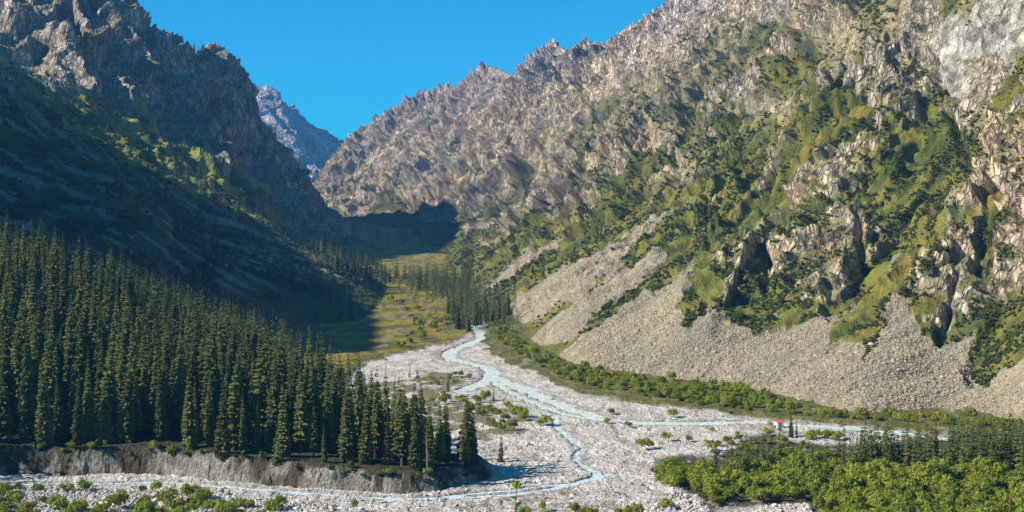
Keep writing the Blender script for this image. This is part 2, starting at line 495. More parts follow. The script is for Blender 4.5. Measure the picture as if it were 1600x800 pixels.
def wall_coords(X, Y):
    F = np.array([-0.86, -0.51])
    q = X * F[0] + Y * F[1]; p = X * F[1] - Y * F[0]
    return p, q

def build_right():
    cols = np.concatenate([np.linspace(440, 500, 30, endpoint=False), np.linspace(500, 1610, 760, endpoint=False), np.linspace(1610, 1760, 40)])
    X0, Y0 = polar('right', right_h, cols, 330, 5200, 600)
    def calc(X, Y):
        Z = right_h(X, Y)
        px, py = to_px(X, Y, Z)
        wx = fbm(X / 30, Y / 30, 3, 3); wy = fbm(X / 30 + 9, Y / 30, 3, 4)
        sc_ = np.clip(Y / 700, 0.8, 4)             # the far end is drawn coarser
        d1 = fbm(px / 26, py / 26, 3, 21) * 13; d2 = fbm(px / 26 + 40, py / 26, 3, 22) * 13
        qx, qy = px + d1, py + d2
        rockp = lookup(ROCKMAP_R, 500, 50, 0, 50, qx, qy)
        # diagonal grain: ribs run down the fall line
        p, q = wall_coords(X, Y)
        fz = smooth(900, 2000, Y)
        grain = (fbm(p / 20, q / 110, 4, 31) * (1 - fz) + fbm(p / 65, q / 210, 4, 32) * fz) * 0.6 + fbm(p / 60, q / 320, 3, 35) * 0.4
        rock = smooth(-0.10, 0.10, rockp - 0.5 - 0.06 * smooth(560, 700, px) + grain * 0.75 * (1 - np.abs(rockp - 0.5) * 0.8))
        rock *= smooth(-15, 12, Z - floor_z(X, Y) - 5)
        strip = np.zeros(X.shape)
        for L_, w_ in STRIPS_R:
            dd, _ = seg_dist(px + d1 * 0.5, py + d2 * 0.5, L_)
            strip = np.maximum(strip, smooth(1.25, 0.75, dd / w_ + grain * 0.5))
        rock *= 1 - 0.96 * strip
        cut = np.zeros(X.shape)
        for L_, w_, dep in GULLY_R:
            dd, _ = seg_dist(px + d1 * 0.35, py + d2 * 0.35, L_)
            cut = np.maximum(cut, dep * np.exp(-(dd / w_) ** 2))
        scree = np.zeros(X.shape)
        for P in SCREE_R:
            s = soft_poly(px + d1 * 0.45 + fbm(p / 5, q / 40, 2, 55) * 7, py + d2 * 0.35, P, 6.0)
            scree = np.maximum(scree, s)
        scree = smooth(0.35, 0.65, scree + fbm(p / 7, q / 60, 4, 77) * 0.55 * (scree > 0.02) * (scree < 0.98))
        # tongues of grass and bushes lying in the scree
        tong = smooth(0.22, 0.38, fbm(p / 8, q / 90, 4, 91) - 0.05 * (Z < 25)) * smooth(0, 60, Z - 8) * (px < 1400)
        scree = scree * (1 - 0.92 * tong)
        rock = rock * (1 - scree)
        # relief
        bigw = smooth(0, 90, Z - floor_z(X, Y))
        far = smooth(1000, 2600, Y)
        D = -cut - strip * 5 * np.clip(Y / 1000, .7, 2); facet = np.zeros(X.shape)
        lift = smooth(0.3, 0.8, rockp + grain * 0.3)
        lY = np.log(Y)
        # three sizes of relief: the wall is seen more and more edge-on with distance, so what shows there is larger
        levels = [(math.log(650), 1.0, 1.0), (math.log(1250), 1.5, 1.5), (math.log(2500), 2.3, 2.4)]
        for i, (lc, sc1, st) in enumerate(levels):
            lo = levels[i - 1][0] if i else -9; hi_ = levels[i + 1][0] if i < 2 else 99
            w = np.clip(np.minimum((lY - lo) / (lc - lo) if i else 1.0, (hi_ - lY) / (hi_ - lc) if i < 2 else 1.0), 0, 1)
            m = w > 0.001
            P_, Q_, WX, WY, RK, BW, LF = p[m] + wx[m] * 5 * sc1, q[m] + wy[m] * 8 * sc1, wx[m], wy[m], rock[m], bigw[m], lift[m]
            sp = sc1 * st
            ribs = ridged(P_ / 150 / st + WX * .2, Q_ / 600 + WY * .2, 2, 41 + i, 0.38) - 0.45
            rib2 = ridged(P_ / 48 / st + WX * .35, Q_ / 240 / sc1 + WY * .3, 2, 45 + i) - 0.42
            sq = sc1 * st
            butt = ridged(P_ / 13 / sp, Q_ / 75 / sq, 4, 49 + i, 0.55) - 0.38
            fine = ridged(P_ / 4.5 / sp, Q_ / 24 / sq, 3, 59 + i, 0.55) - 0.38
            c1, e1 = cells(P_ / 34 / sp, Q_ / 110 / sq, 61 + i, 0.9)
            c2, e2 = cells(P_ / 8 / sp, Q_ / 26 / sq, 65 + i, 0.9)
            c3, e3 = cells(P_ / 3.0 / sp, Q_ / 8 / sq, 69 + i, 1.0)
            # benches: the slope steps down in short cliffs with grassy tops
            ph = Q_ / 60 / sc1 + fbm(P_ / 60 / sp, Q_ / 120 / sq, 2, 73 + i) * 1.3
            fr = ph - np.floor(ph)
            saw = np.where(fr < 0.75, fr / 0.75, (1 - fr) / 0.25) - 0.5
            saw *= smooth(-0.2, 0.3, fbm(P_ / 50 / sp, Q_ / 90 / sq, 2, 76 + i))
            d = ribs * (28, 40, 58)[i] * BW + rib2 * (9, 13, 19)[i] * BW * (0.35 + 0.65 * RK)
            d += RK * (butt * 5.5 + fine * 1.6 + saw * (5, 3.5, 2)[i] + c1 * 3.0 + c2 * 1.3 + c3 * 0.6 - 0.5 * np.exp(-e2 * 9) + 2 + (4.5, 3, 1)[i] * LF) * (1, 1.15, 1.3)[i] * BW ** 0.3
            D[m] += w[m] * (d - (1, 6, 40)[i] * BW); facet[m] += w[m] * (c2 * 0.8 + c3 * 0.6 + c1 * 0.4)
        D += (1 - rock) * (1 - scree) * (fbm(X / 9, Y / 9, 4, 71) * 1.6 + fbm(p / 22, q / 70, 3, 72) * 4) * np.sqrt(sc_)
        D += scree * (fbm(p / 10, q / 50, 3, 73) * 1.3 + fbm(X / 2.2, Y / 2.2, 2, 74) * 0.55 * sc_)
        N = grid_normal(X, Y, Z)
        Xd, Yd, Zd = X + N[0] * D, Y + N[1] * D, Z + N[2] * D
        return locals()
    L = calc(X0[::3], Y0[::3])
    X, Y = respace(X0, Y0, L['Xd'], L['Yd'], L['Zd'], 3, 60, 600)
    L = calc(X, Y)
    Z, px, py, qx, qy, p, q, rockp, rock, scree, D, facet, Xd, Yd, Zd, far, d1, d2 = (L[k_] for k_ in 'Z px py qx qy p q rockp rock scree D facet Xd Yd Zd far d1 d2'.split())
    # grass and bushes hold on the ledges and in the gullies
    Nd = grid_normal(Xd, Yd, Zd)[2]
    Nd = (Nd + np.roll(Nd, 1, 0) + np.roll(Nd, -1, 0) + np.roll(Nd, 1, 1) + np.roll(Nd, -1, 1)) / 5
    ledge = smooth(0.60, 0.74, Nd + fbm(X / 25, Y / 25, 4, 79) * 0.22 + 0.10 * smooth(800, 1200, px) - 0.14 * smooth(330, 460, Z) - 0.09 * far)
    gully = smooth(0.2, 0.6, -D / (12 + 20 * far) + fbm(X / 18, Y / 18, 3, 80) * 0.5) * smooth(420, 250, Z) * (0.8 - 0.45 * far)
    rock0 = rock
    rock = rock * (1 - np.maximum(ledge, gully) * (0.95 - 0.6 * smooth(0.66, 1.0, rockp)))
    # colour of what lies there
    tone = fbm(X / 120, Y / 120, 4, 81); t2 = fbm(p / 14, q / 30, 4, 82); t3 = fbm(X / 40, Y / 40, 3, 83)
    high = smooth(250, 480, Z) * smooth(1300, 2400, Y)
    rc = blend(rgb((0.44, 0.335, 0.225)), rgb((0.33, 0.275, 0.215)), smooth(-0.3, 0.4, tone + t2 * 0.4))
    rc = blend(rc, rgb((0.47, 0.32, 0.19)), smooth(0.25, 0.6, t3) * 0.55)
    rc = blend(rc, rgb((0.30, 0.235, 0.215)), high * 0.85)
    sl = soft_poly(qx, qy, [(1480,40),(1600,-20),(1600,120),(1560,90),(1530,90),(1490,180),(1470,110)], 12)
    rc = blend(rc, rgb((0.37, 0.34, 0.30)), sl)
    rc *= (1.38 * (1 + 0.45 * facet))[..., None]
    rc = blend(rc, rgb((0.13, 0.125, 0.06)), smooth(0.25, 0.5, fbm(X / 7, Y / 7, 3, 85) + 0.12 - far * 0.1) * 0.75)
    dg = fbm(p / 11, q / 120, 4, 84)
    vc = blend(rgb((0.165, 0.16, 0.032)), rgb((0.080, 0.095, 0.022)), smooth(-0.3, 0.3, dg + t3 * 0.5))
    au = fbm(p / 15, q / 110, 4, 87) * 0.8 + fbm(X / 9, Y / 9, 3, 86) * 0.35
    vc = blend(vc, rgb((0.20, 0.155, 0.028)), smooth(0.1, 0.45, au))
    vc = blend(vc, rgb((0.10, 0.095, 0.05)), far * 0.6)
    scc = blend(rgb((0.37, 0.30, 0.205)), rgb((0.29, 0.25, 0.18)), smooth(-0.3, 0.4, fbm(p / 14, q / 90, 4, 88)))
    red = soft_poly(px, py, SCREE_R[6], 5) + 0.6 * soft_poly(px, py, SCREE_R[7], 5)
    scc = blend(scc, rgb((0.29, 0.20, 0.165)), np.clip(red, 0, 1))
    scc = blend(scc, rgb((0.24, 0.205, 0.16)), smooth(0.1, 0.45, fbm(p / 22, q / 160, 4, 89)) * .7)
    scc = blend(scc, rgb((0.23, 0.20, 0.155)), soft_poly(qx, qy, [(1100,490),(1130,520),(1060,570),(1000,580),(1060,540)], 10) * .8)
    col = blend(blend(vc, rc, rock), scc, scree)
    # footslope meadow at the toe
    toe = smooth(14, 4, Z - floor_z(X, Y)) * (1 - scree)
    col = blend(col, rgb((0.125, 0.12, 0.030)), toe)
    keep = (Zd > floor_z(Xd, Yd) - 4)
    V = np.stack([Xd, Yd, Zd], -1).reshape(-1, 3)
    F = grid_faces(*X.shape, keep=keep)
    at = dict(ground=np.concatenate([np.clip(col, 0.01, 1), np.ones(X.shape + (1,))], -1).reshape(-1, 4),
              rock=(rock * (1 - 0.55 * sl)).ravel(), scree=scree.ravel() * smooth(2200, 900, Y).ravel())
    veg = ((1 - rock) * (1 - scree)).ravel()
    at['veg'] = veg
    V, F, at = compact(V, F, at)
    mi = (V[F[:, 0], 1] > 1500).astype(int)
    me = mesh_np('right_mountain', V, F, [M_near, M_mid], {k: at[k] for k in ('ground', 'rock', 'scree')}, False, mi)
    o = link(bpy.data.objects.new('right_mountain', me), kind='structure')
    return o, V, F, at
RM = build_right()
print('right %.1f' % (time.time() - T0), len(RM[2]))

# ================================================================== left mountain
ROCKMAP_L = [  # x 0..600 step 50, y 0..400 step 50
 '9799999999999',
 '9789899999999',
 '9998797999999',
 '6323548899999',
 '1112243689999',
 '1111112446888',
 '2211111124678',
 '1111111112245',
 '1111111111111']
def build_left():
    cols = np.concatenate([np.linspace(-160, -6, 60, endpoint=False), np.linspace(-6, 660, 470)])
    X0, Y0 = polar('left', left_h, cols, 600, 3700, 450, kd=90)
    def calc(X, Y):
        Z = left_h(X, Y)
        px, py = to_px(X, Y, Z)
        wx = fbm(X / 60, Y / 60, 3, 103); wy = fbm(X / 60 + 9, Y / 60, 3, 104)
        d1 = fbm(px / 26, py / 26, 3, 121) * 13; d2 = fbm(px / 26 + 40, py / 26, 3, 122) * 13
        rockp = lookup(ROCKMAP_L, 0, 50, 0, 50, px + d1, py + d2)
        F = np.array([0.80, -0.60])
        q = X * F[0] + Y * F[1]; p = X * F[1] - Y * F[0]
        grain = fbm(p / 30, q / 80, 4, 131) * 0.5 + fbm(X / 90, Y / 90, 3, 135) * 0.3
        rock = smooth(-0.1, 0.1, rockp - 0.5 + grain * 0.7 * (1 - np.abs(rockp - 0.5)))
        up = smooth(0, 120, Z - floor_z(X, Y))
        hi = smooth(1350, 1620, Y)
        s = np.clip(Y / 800, 0.8, 3)
        ribs = ridged(p / 240 + wx * .3, q / 600 + wy * .3, 2, 141, 0.3) - 0.45
        ribs2 = ridged(p / 85 + wx * .3, q / 330 + wy * .3, 2, 144, 0.35) - 0.45
        c1, e1 = cells((p + wx * 10) / 60, (q + wy * 12) / 150, 161, 1.0)
        c2, e2 = cells((p + wx * 8) / 20, (q + wy * 8) / 42, 162, 1.1)
        c3, e3 = cells((p + wx * 5) / 8, (q + wy * 5) / 15, 163, 1.1)
        D = ribs * 66 * up * hi + ribs2 * 20 * up * (0.15 + 0.85 * hi)
        butt = ridged((p + wx * 20) / 55, (q + wy * 20) / 150, 4, 149, 0.5) - 0.4
        D += rock * hi * (butt * 12 + c1 * 7 + c2 * 3 + c3 * 1.5 + 5) + rock * (1 - hi) * (c2 * 5 + c3 * 2.5)
        D += (1 - rock) * (fbm(X / 30, Y / 30, 4, 171) * 6 * up + fbm(X / 7, Y / 7, 3, 172) * 1.6)
        D = D - (17 + 20 * smooth(300, 430, px)) * hi
        N = grid_normal(X, Y, Z)
        Xd, Yd, Zd = X + N[0] * D, Y + N[1] * D, Z + N[2] * D
        return locals()
    L = calc(X0[::3], Y0[::3])
    X, Y = respace(X0, Y0, L['Xd'], L['Yd'], L['Zd'], 3, 90, 450)
    L = calc(X, Y)
    Z, px, py, p, q, rock, c1, c2, c3, hi, Xd, Yd, Zd, D = (L[k_] for k_ in 'Z px py p q rock c1 c2 c3 hi Xd Yd Zd D'.split())
    Nd = grid_normal(Xd, Yd, Zd)[2]
    Nd = (Nd + np.roll(Nd, 1, 0) + np.roll(Nd, -1, 0) + np.roll(Nd, 1, 1) + np.roll(Nd, -1, 1)) / 5
    ledge = smooth(0.66, 0.80, Nd + fbm(X / 40, Y / 40, 4, 179) * 0.2) * smooth(420, 330, px)
    rock = rock * (1 - 0.9 * ledge)
    tone = fbm(X / 150, Y / 150, 4, 181); t2 = fbm(X / 30, Y / 30, 4, 182)
    rc = blend(rgb((0.34, 0.28, 0.22)), rgb((0.26, 0.22, 0.19)), smooth(-0.3, 0.4, tone + t2 * 0.4))
    rc *= (1.35 * (1 + 0.5 * (c2 * 0.8 + c3 * 0.7)))[..., None]
    rc = blend(rc, rgb((0.12, 0.115, 0.05)), smooth(0.15, 0.5, fbm(X / 14, Y / 14, 3, 185)) * 0.6)
    vc = blend(rgb((0.25, 0.24, 0.045)), rgb((0.10, 0.12, 0.028)), smooth(-0.3, 0.3, t2 + tone * .5))
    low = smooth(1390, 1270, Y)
    vc = blend(vc, rgb((0.050, 0.070, 0.026)), low * 0.8)  # shade put into the colour: grass dark below the shadow edge, bright above
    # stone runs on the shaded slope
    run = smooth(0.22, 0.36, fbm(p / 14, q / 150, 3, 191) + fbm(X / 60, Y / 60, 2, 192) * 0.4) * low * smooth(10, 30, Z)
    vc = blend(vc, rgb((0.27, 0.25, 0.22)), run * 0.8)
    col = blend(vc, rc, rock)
    keep = (Zd > floor_z(Xd, Yd) - 5) & ~((Y < 760) & (Z < 8))
    th, sd = terrace_h(X, Y)
    keep &= ~((sd > 12) & (Zd < th - 3))
    V = np.stack([Xd, Yd, Zd], -1).reshape(-1, 3)
    F = grid_faces(*X.shape, keep=keep)
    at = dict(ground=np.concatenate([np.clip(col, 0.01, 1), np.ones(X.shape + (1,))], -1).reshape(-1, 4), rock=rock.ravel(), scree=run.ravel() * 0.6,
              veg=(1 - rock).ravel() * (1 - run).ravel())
    V, F, at = compact(V, F, at)
    me = mesh_np('left_mountain', V, F, [M_mid], {k: at[k] for k in ('ground', 'rock', 'scree')})
    o = link(bpy.data.objects.new('left_mountain', me), kind='structure')
    return o, V, F, at
LM = build_left()
print('left %.1f' % (time.time() - T0), len(LM[2]))

def build_peak():
    cols = np.linspace(300, 620, 230)
    X, Y = polar('peak', peak_h, cols, 4900, 7900, 150)
    Z = peak_h(X, Y)
    p, q = X * 0.8 + Y * 0.6, X * -0.6 + Y * 0.8
    wx = fbm(X / 200, Y / 200, 3, 203)
    D = (ridged(p / 700 + wx * .3, q / 1500, 3, 241) - 0.45) * 80
    c1, _ = cells(p / 170 + wx * .4, q / 210, 261, 1.3); c2, _ = cells(p / 60 + wx, q / 80, 262, 1.3); c3, _ = cells(p / 26, q / 30, 263, 1.3)
    butt = ridged(p / 160 + wx * .3, q / 400, 4, 245) - 0.4
    D += butt * 45 + c1 * 22 + c2 * 16 + c3 * 8
    N = grid_normal(X, Y, Z); D *= smooth(60, 260, Z)
    X, Yd, Zd = X + N[0] * D, Y + N[1] * D, Z + N[2] * D
    t = fbm(X / 200, Y / 200, 4, 281)
    col = blend(rgb((0.27, 0.215, 0.20)), rgb((0.20, 0.175, 0.17)), smooth(-.3, .4, t)) * (1.9 + 0.8 * c2)[..., None]
    snow = smooth(0.42, 0.52, fbm(X / 90, Y / 160, 3, 283)) * smooth(600, 680, Z)
    col = blend(col, rgb((0.7, 0.72, 0.75)), snow)
    V = np.stack([X, Yd, Zd], -1).reshape(-1, 3)
    at = dict(ground=np.concatenate([np.clip(col, 0.01, 1), np.ones(X.shape + (1,))], -1).reshape(-1, 4), rock=np.ones(X.size), scree=np.zeros(X.size))
    me = mesh_np('distant_mountain', V, grid_faces(*X.shape), [M_far], at)
    return link(bpy.data.objects.new('distant_mountain', me), kind='structure')
build_peak()

# ================================================================== ridge to the left of the view: its shadow lies on the slope and the meadow
def build_side_ridge():
    edge = [(0,130),(60,160),(110,175),(160,192),(220,240),(300,290),(350,320),(420,350),(470,385)]
    ed_Y = [1330,1370,1400,1430,1400,1360,1340,1330,1290]
    te = math.tan(SUN_EL); pts = []
    S0 = -420.0
    for (x, y), Yv in zip(edge, ed_Y):
        u, v = ray(x, y); X = u * Yv; z = CAM_Z + v * Yv
        pts.append((X * -SH[1] + Yv * SH[0], X * SH[0] + Yv * SH[1], z))
    for x, y in [(515,420),(575,450),(598,478),(604,505),(606,530),(600,552)]:
        X, Yv = gpt(x, y); pts.append((X * -SH[1] + Yv * SH[0], X * SH[0] + Yv * SH[1], 0.0))
    print('CAST', [(round(c), round(s_), round(z), round(z + te * (s_ - S0))) for c, s_, z in pts])
    pts.sort()
    pc = [p[0] for p in pts]; ph = [p[2] + te * (p[1] - S0) for p in pts]
    pc = [300, 520, pc[0] - 40, pc[0] - 10] + pc + [pc[-1] + 150, pc[-1] + 500, pc[-1] + 1200]
    ph = [60, 70, 100, ph[0] * .9] + ph + [ph[-1] - 40, ph[-1] - 60, ph[-1] - 100]
    c = np.linspace(300, pc[-1], 200); s_ = np.linspace(S0 - 900, S0 + 420, 90)
    C, S = np.meshgrid(c, s_, indexing='ij')
    H = np.interp(C, pc, ph)
    ds = S - S0
    Z = H - np.where(ds > 0, ds * 1.35, -ds * 0.5) + fbm(C / 40, S / 40, 4, 501) * 10 * smooth(4, 60, np.abs(ds)) + fbm(C / 15, S * 0 , 3, 502) * 7
    Z = np.maximum(Z, -8)
    X = S * SH[0] - C * SH[1]; Y = S * SH[1] + C * SH[0]
    V = np.stack([X, Y, Z], -1).reshape(-1, 3)
    col = blend(rgb((0.07, 0.08, 0.025)), rgb((0.27, 0.23, 0.18)), smooth(0, 0.3, fbm(X / 40, Y / 40, 4, 503)))
    at = dict(ground=np.concatenate([col, np.ones(X.shape + (1,))], -1).reshape(-1, 4), rock=np.ones(X.size), scree=np.zeros(X.size))
    px, _ = to_px(X, np.maximum(Y, 1), Z)
    F = grid_faces(*X.shape, keep=(px < -60) & (Y > 100) & (Z > -7))
    F = F[((px.ravel()[F] < -30) & (Y.ravel()[F] > 60)).all(1)]
    V, F, at = compact(V, F, at)
    link(bpy.data.objects.new('side_ridge', mesh_np('side_ridge', V, F, [M_near], at)), kind='structure')
build_side_ridge()

# ================================================================== forest terrace and its bare bank
def build_terrace():
    cols = np.concatenate([np.linspace(-900, -10, 90, endpoint=False), np.linspace(-10, 800, 560)])
    u = ray(cols, 330)[0]
    Yr = np.concatenate([np.linspace(250, 325, 30, endpoint=False), np.linspace(325, 400, 150, endpoint=False), np.linspace(400, 760, 90)])
    X = u[:, None] * Yr[None]; Y = np.broadcast_to(Yr[None], X.shape).copy()
    Z, s = terrace_h(X, Y)
    face = smooth(9, 5, s)
    Z = Z + face * (cells(X / 2.2, Y / 2.2, 310)[0] * 0.7 + fbm(X / 1.2, Y / 1.2, 2, 311) * .3) + (1 - face) * fbm(X / 5, Y / 5, 3, 312) * 0.5
    n = fbm(X / 12, Z / 4, 3, 313)
    c = blend(rgb((0.17, 0.15, 0.12)), rgb((0.25, 0.225, 0.19)), smooth(-.3, .3, n + fbm(X / 2.5, Z / 6, 3, 315) * .4))  # bank soil darkened: its shade is put into the colour
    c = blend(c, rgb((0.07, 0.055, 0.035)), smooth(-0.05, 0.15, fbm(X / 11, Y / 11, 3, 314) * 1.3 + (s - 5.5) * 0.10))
    top = blend(rgb((0.045, 0.050, 0.022)), rgb((0.075, 0.06, 0.035)), smooth(-.3, .3, fbm(X / 8, Y / 8, 3, 316)))
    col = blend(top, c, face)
    V = np.stack([X, Y, Z], -1).reshape(-1, 3)
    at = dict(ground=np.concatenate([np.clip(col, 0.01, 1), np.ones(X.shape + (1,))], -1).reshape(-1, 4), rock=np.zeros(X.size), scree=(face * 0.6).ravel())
    F = grid_faces(*X.shape, keep=Z > -1.5)
    V, F, at = compact(V, F, at)
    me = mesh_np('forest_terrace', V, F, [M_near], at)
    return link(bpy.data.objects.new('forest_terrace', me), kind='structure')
build_terrace()
print('terrace %.1f' % (time.time() - T0))

# ================================================================== valley floor and river
CH = [  # river channels: photograph points on the plain, half width in metres
 ([(742,505),(737,512),(752,521),(749,530),(722,541),(702,549),(697,555),(710,563),(735,568),(758,573),(769,580),(766,589),(750,599),(735,606),(716,612)], 3.6),
 ([(765,588),(782,594),(805,602),(830,613),(860,627),(900,642),(945,655),(1010,661),(1100,661),(1180,659),(1260,664),(1340,670),(1420,678),(1520,690),(1650,705)], 3.6),
 ([(769,588),(776,600),(795,612),(830,627),(870,643),(910,652),(950,657)], 2.0),
 ([(766,584),(790,595),(822,604),(850,612),(900,620),(960,625),(1010,632),(1060,642),(1120,651),(1180,657)], 1.7),
 ([(1150,648),(1200,652),(1260,657),(1320,664),(1400,673)], 1.6),
 ([(716,612),(740,616),(775,617),(805,622)], 1.6),
 ([(868,650),(872,668),(888,684),(912,700),(900,712),(905,724),(930,736),(935,747),(905,754),(850,758),(800,765),(740,770),(690,776)], 1.15),
 ([(690,776),(600,782),(540,784),(440,779),(400,776)], 0.9),
 ([(950,740),(900,754),(860,764),(800,772),(740,776),(640,779),(560,776),(450,768),(350,760),(250,752),(150,755),(0,756),(-200,758)], 1.5),
 ([(-200,762),(0,763),(110,766),(200,768),(300,772),(400,776)], 0.8),
]
CHW = [([gpt(*p) for p in pts], w) for pts, w in CH]
GRAVEL = [(730,505),(742,521),(700,537),(640,549),(600,560),(560,575),(480,640),(0,700),(-300,700),(-300,1000),(1900,1000),(1900,715),(1600,700),(1400,672),(1220,656),(1150,650),(1000,630),(940,622),(868,604),(850,590),(800,572),(765,552),(752,532),(756,516),(752,500)]
THICKET = [(1015,722),(1060,712),(1120,715),(1150,690),(1200,672),(1240,690),(1300,695),(1420,690),(1450,675),(1750,690),(1750,860),(1280,860),(1270,790),(1110,796),(1070,765),(1040,745)]
ISLAND = [(640,592),(680,580),(740,592),(712,604),(690,618),(700,625),(760,632),(800,640),(832,655),(800,662),(830,672),(760,690),(650,665),(560,640),(560,600)]
def river_d(X, Y):
    wob = fbm(X / 9, Y / 9, 3, 401) * 1.6 + fbm(X / 3, Y / 3, 2, 402) * 0.5
    wob = wob * smooth(340, 500, Y) + wob * 0.35 * (1 - smooth(340, 500, Y))
    best = np.full(X.shape, 1e3)
    for pts, w in CHW:
        d, _ = seg_dist(X, Y, pts)
        best = np.minimum(best, (d + wob * (w / 3 + .4)) / w)
    return best
def build_floor():
    cols = np.concatenate([np.linspace(-350, -8, 40, endpoint=False), np.linspace(-8, 1608, 950, endpoint=False), np.linspace(1608, 1950, 40)])
    u = ray(cols, 330)[0]
    yrows = np.concatenate([np.linspace(1010, 810, 12, endpoint=False), np.linspace(810, 500, 330, endpoint=False), np.linspace(500, 380, 60)])
    v = ray(800, yrows)[1]
    Yr = np.empty(len(v))
    Yc = np.linspace(100, 2600, 8000); vc = (np.interp(Yc, floor_prof_Y, floor_prof_z) - CAM_Z) / Yc
    Yr = np.interp(v, vc, Yc)
    Yr = np.concatenate([Yr, [2000, 2200, 2450, 2700, 3000, 3500, 4200, 5000]]); Yr = np.unique(Yr)
    X = u[:, None] * Yr[None]; Y = np.broadcast_to(Yr[None], X.shape).copy()
    Z = floor_z(X, Y)
    px, py = to_px(X, Y, Z)
    wobx = fbm(X / 12, Y / 20, 3, 410) * 14; woby = fbm(X / 12 + 7, Y / 20, 3, 411) * 4
    g = soft_poly(px + wobx, py + woby, GRAVEL, 1.5)
    th = soft_poly(px + wobx, py + woby, THICKET, 5)
    isl = soft_poly(px + wobx, py + woby, ISLAND, 3)
    isl = smooth(0.4, 0.6, isl * (0.62 + fbm(X / 8, Y / 14, 3, 412) * 0.5))
    r = river_d(X, Y)
    bars = fbm(X / 10, Y / 16, 4, 420)
    cut = fbm(X / 4 + bars, Y / 9, 3, 421)
    near = smooth(700, 380, Y)
    rough = (cells(X / 1.1, Y / 1.6, 422)[0] * 0.55 + cells(X / 2.6, Y / 4, 423)[0] * 0.7) * near
    Z = Z + g * (bars * 0.5 + np.abs(cut) * 0.35 + rough * .4) + (1 - g) * (0.8 + fbm(X / 6, Y / 6, 3, 424) * 0.5)
    Z = Z - smooth(1.3, 0.7, r) * 1.0
    # the boulder bank in the near left corner
    gc = blend(rgb((0.64, 0.575, 0.52)), rgb((0.50, 0.445, 0.40)), smooth(-0.2, 0.35, bars + cut * .4))
    gc = blend(gc, rgb((0.27, 0.24, 0.20)), smooth(0.25, 0.5, fbm(X / 5, Y / 18, 4, 429)) * .55)
    gc = blend(gc, rgb((0.33, 0.29, 0.23)), smooth(0.2, 0.5, fbm(X / 16, Y / 26, 4, 431)) * .6 * smooth(320, 600, Y))
    gc = blend(gc, rgb((0.27, 0.26, 0.23)), smooth(2.6, 1.1, r + bars * 0.8) * 0.65)
    dirt = smooth(0, 0.3, fbm(X / 10, Y / 3, 3, 433)) * smooth(368, 358, Y) * smooth(-30, -10, X) * smooth(70, 40, X)
    gc = blend(gc, rgb((0.26, 0.20, 0.12)), dirt * .8)
    t = fbm(X / 22, Y / 40, 4, 441); t2 = fbm(X / 5, Y / 9, 3, 442)
    left = px < 745
    vc = blend(rgb((0.27, 0.20, 0.032)), rgb((0.12, 0.115, 0.028)), smooth(-0.3, 0.3, t + t2 * .5))
    band = blend(rgb((0.125, 0.12, 0.030)), rgb((0.20, 0.165, 0.07)), smooth(0.0, 0.4, t2 + t * .4))
    vc = np.where((px > 752)[..., None], band, vc)
    vc = blend(vc, rgb((0.28, 0.24, 0.18)), smooth(0.42, 0.55, fbm(X / 14, Y / 30, 3, 443)) * 0.8)
    tc = blend(rgb((0.10, 0.085, 0.04)), rgb((0.32, 0.29, 0.25)), smooth(0.2, 0.45, t2 + t * .5))
    col = blend(vc, gc, g); col = blend(col, tc, th); col = blend(col, rgb((0.15, 0.135, 0.04)), isl * .85)
    # footpath through the meadow
    path, _ = seg_dist(px, py, [(560,502),(600,500),(625,498),(650,488),(668,480),(690,470),(702,462)])
    col = blend(col, rgb((0.30, 0.24, 0.15)), smooth(1.6, 0.6, path) * .7)
    V = np.stack([X, Y, Z], -1).reshape(-1, 3)
    th_, sd = terrace_h(X, Y)
    keep = ~((sd > 14)) & (right_h(X, Y) < Z + 6)
    F = grid_faces(*X.shape, keep=keep)
    at = dict(ground=np.concatenate([np.clip(col, 0.01, 1), np.ones(X.shape + (1,))], -1).reshape(-1, 4), rock=np.zeros(X.size), scree=(g * 0.5).ravel())
    V, F, at = compact(V, F, at)
    me = mesh_np('valley_floor', V, F, [M_near], at)
    link(bpy.data.objects.new('valley_floor', me), kind='structure')
    # water: a sheet inside the cut channels, breaking white where it runs fast
    W = r < 1.25
    Fw = grid_faces(*X.shape)
    Fw = Fw[W.ravel()[Fw].all(1)]
    Zw = floor_z(X, Y) - 0.30 + fbm(X / 1.2, Y / 2.5, 3, 451) * 0.10
    foam = smooth(0.05, 0.4, fbm(X / 1.6, Y / 3.5, 4, 452) + 0.55 * smooth(440, 380, Y) + 0.12)
    Vw = np.stack([X, Y, Zw], -1).reshape(-1, 3)
    Vw, Fw, aw = compact(Vw, Fw, dict(foam=foam.ravel(), glacial=smooth(380, 470, Y).ravel()))
    k = NT('river_water')
    c = k.mix(k.attr('glacial'), (0.09, 0.19, 0.32), (0.47, 0.51, 0.46))
    c = k.mix(k.math('MULTIPLY', k.attr('foam'), 0.75), c, (0.66, 0.72, 0.71))
    m = k.out(c, 0.5, k.bump(k.noise(0.8, 3), 0.25))
    k.b.inputs['Specular IOR Level'].default_value = 0.1
    me = mesh_np('river', Vw, Fw, [m], aw, True)
    link(bpy.data.objects.new('river', me), kind='structure')
build_floor()
print('floor %.1f' % (time.time() - T0))
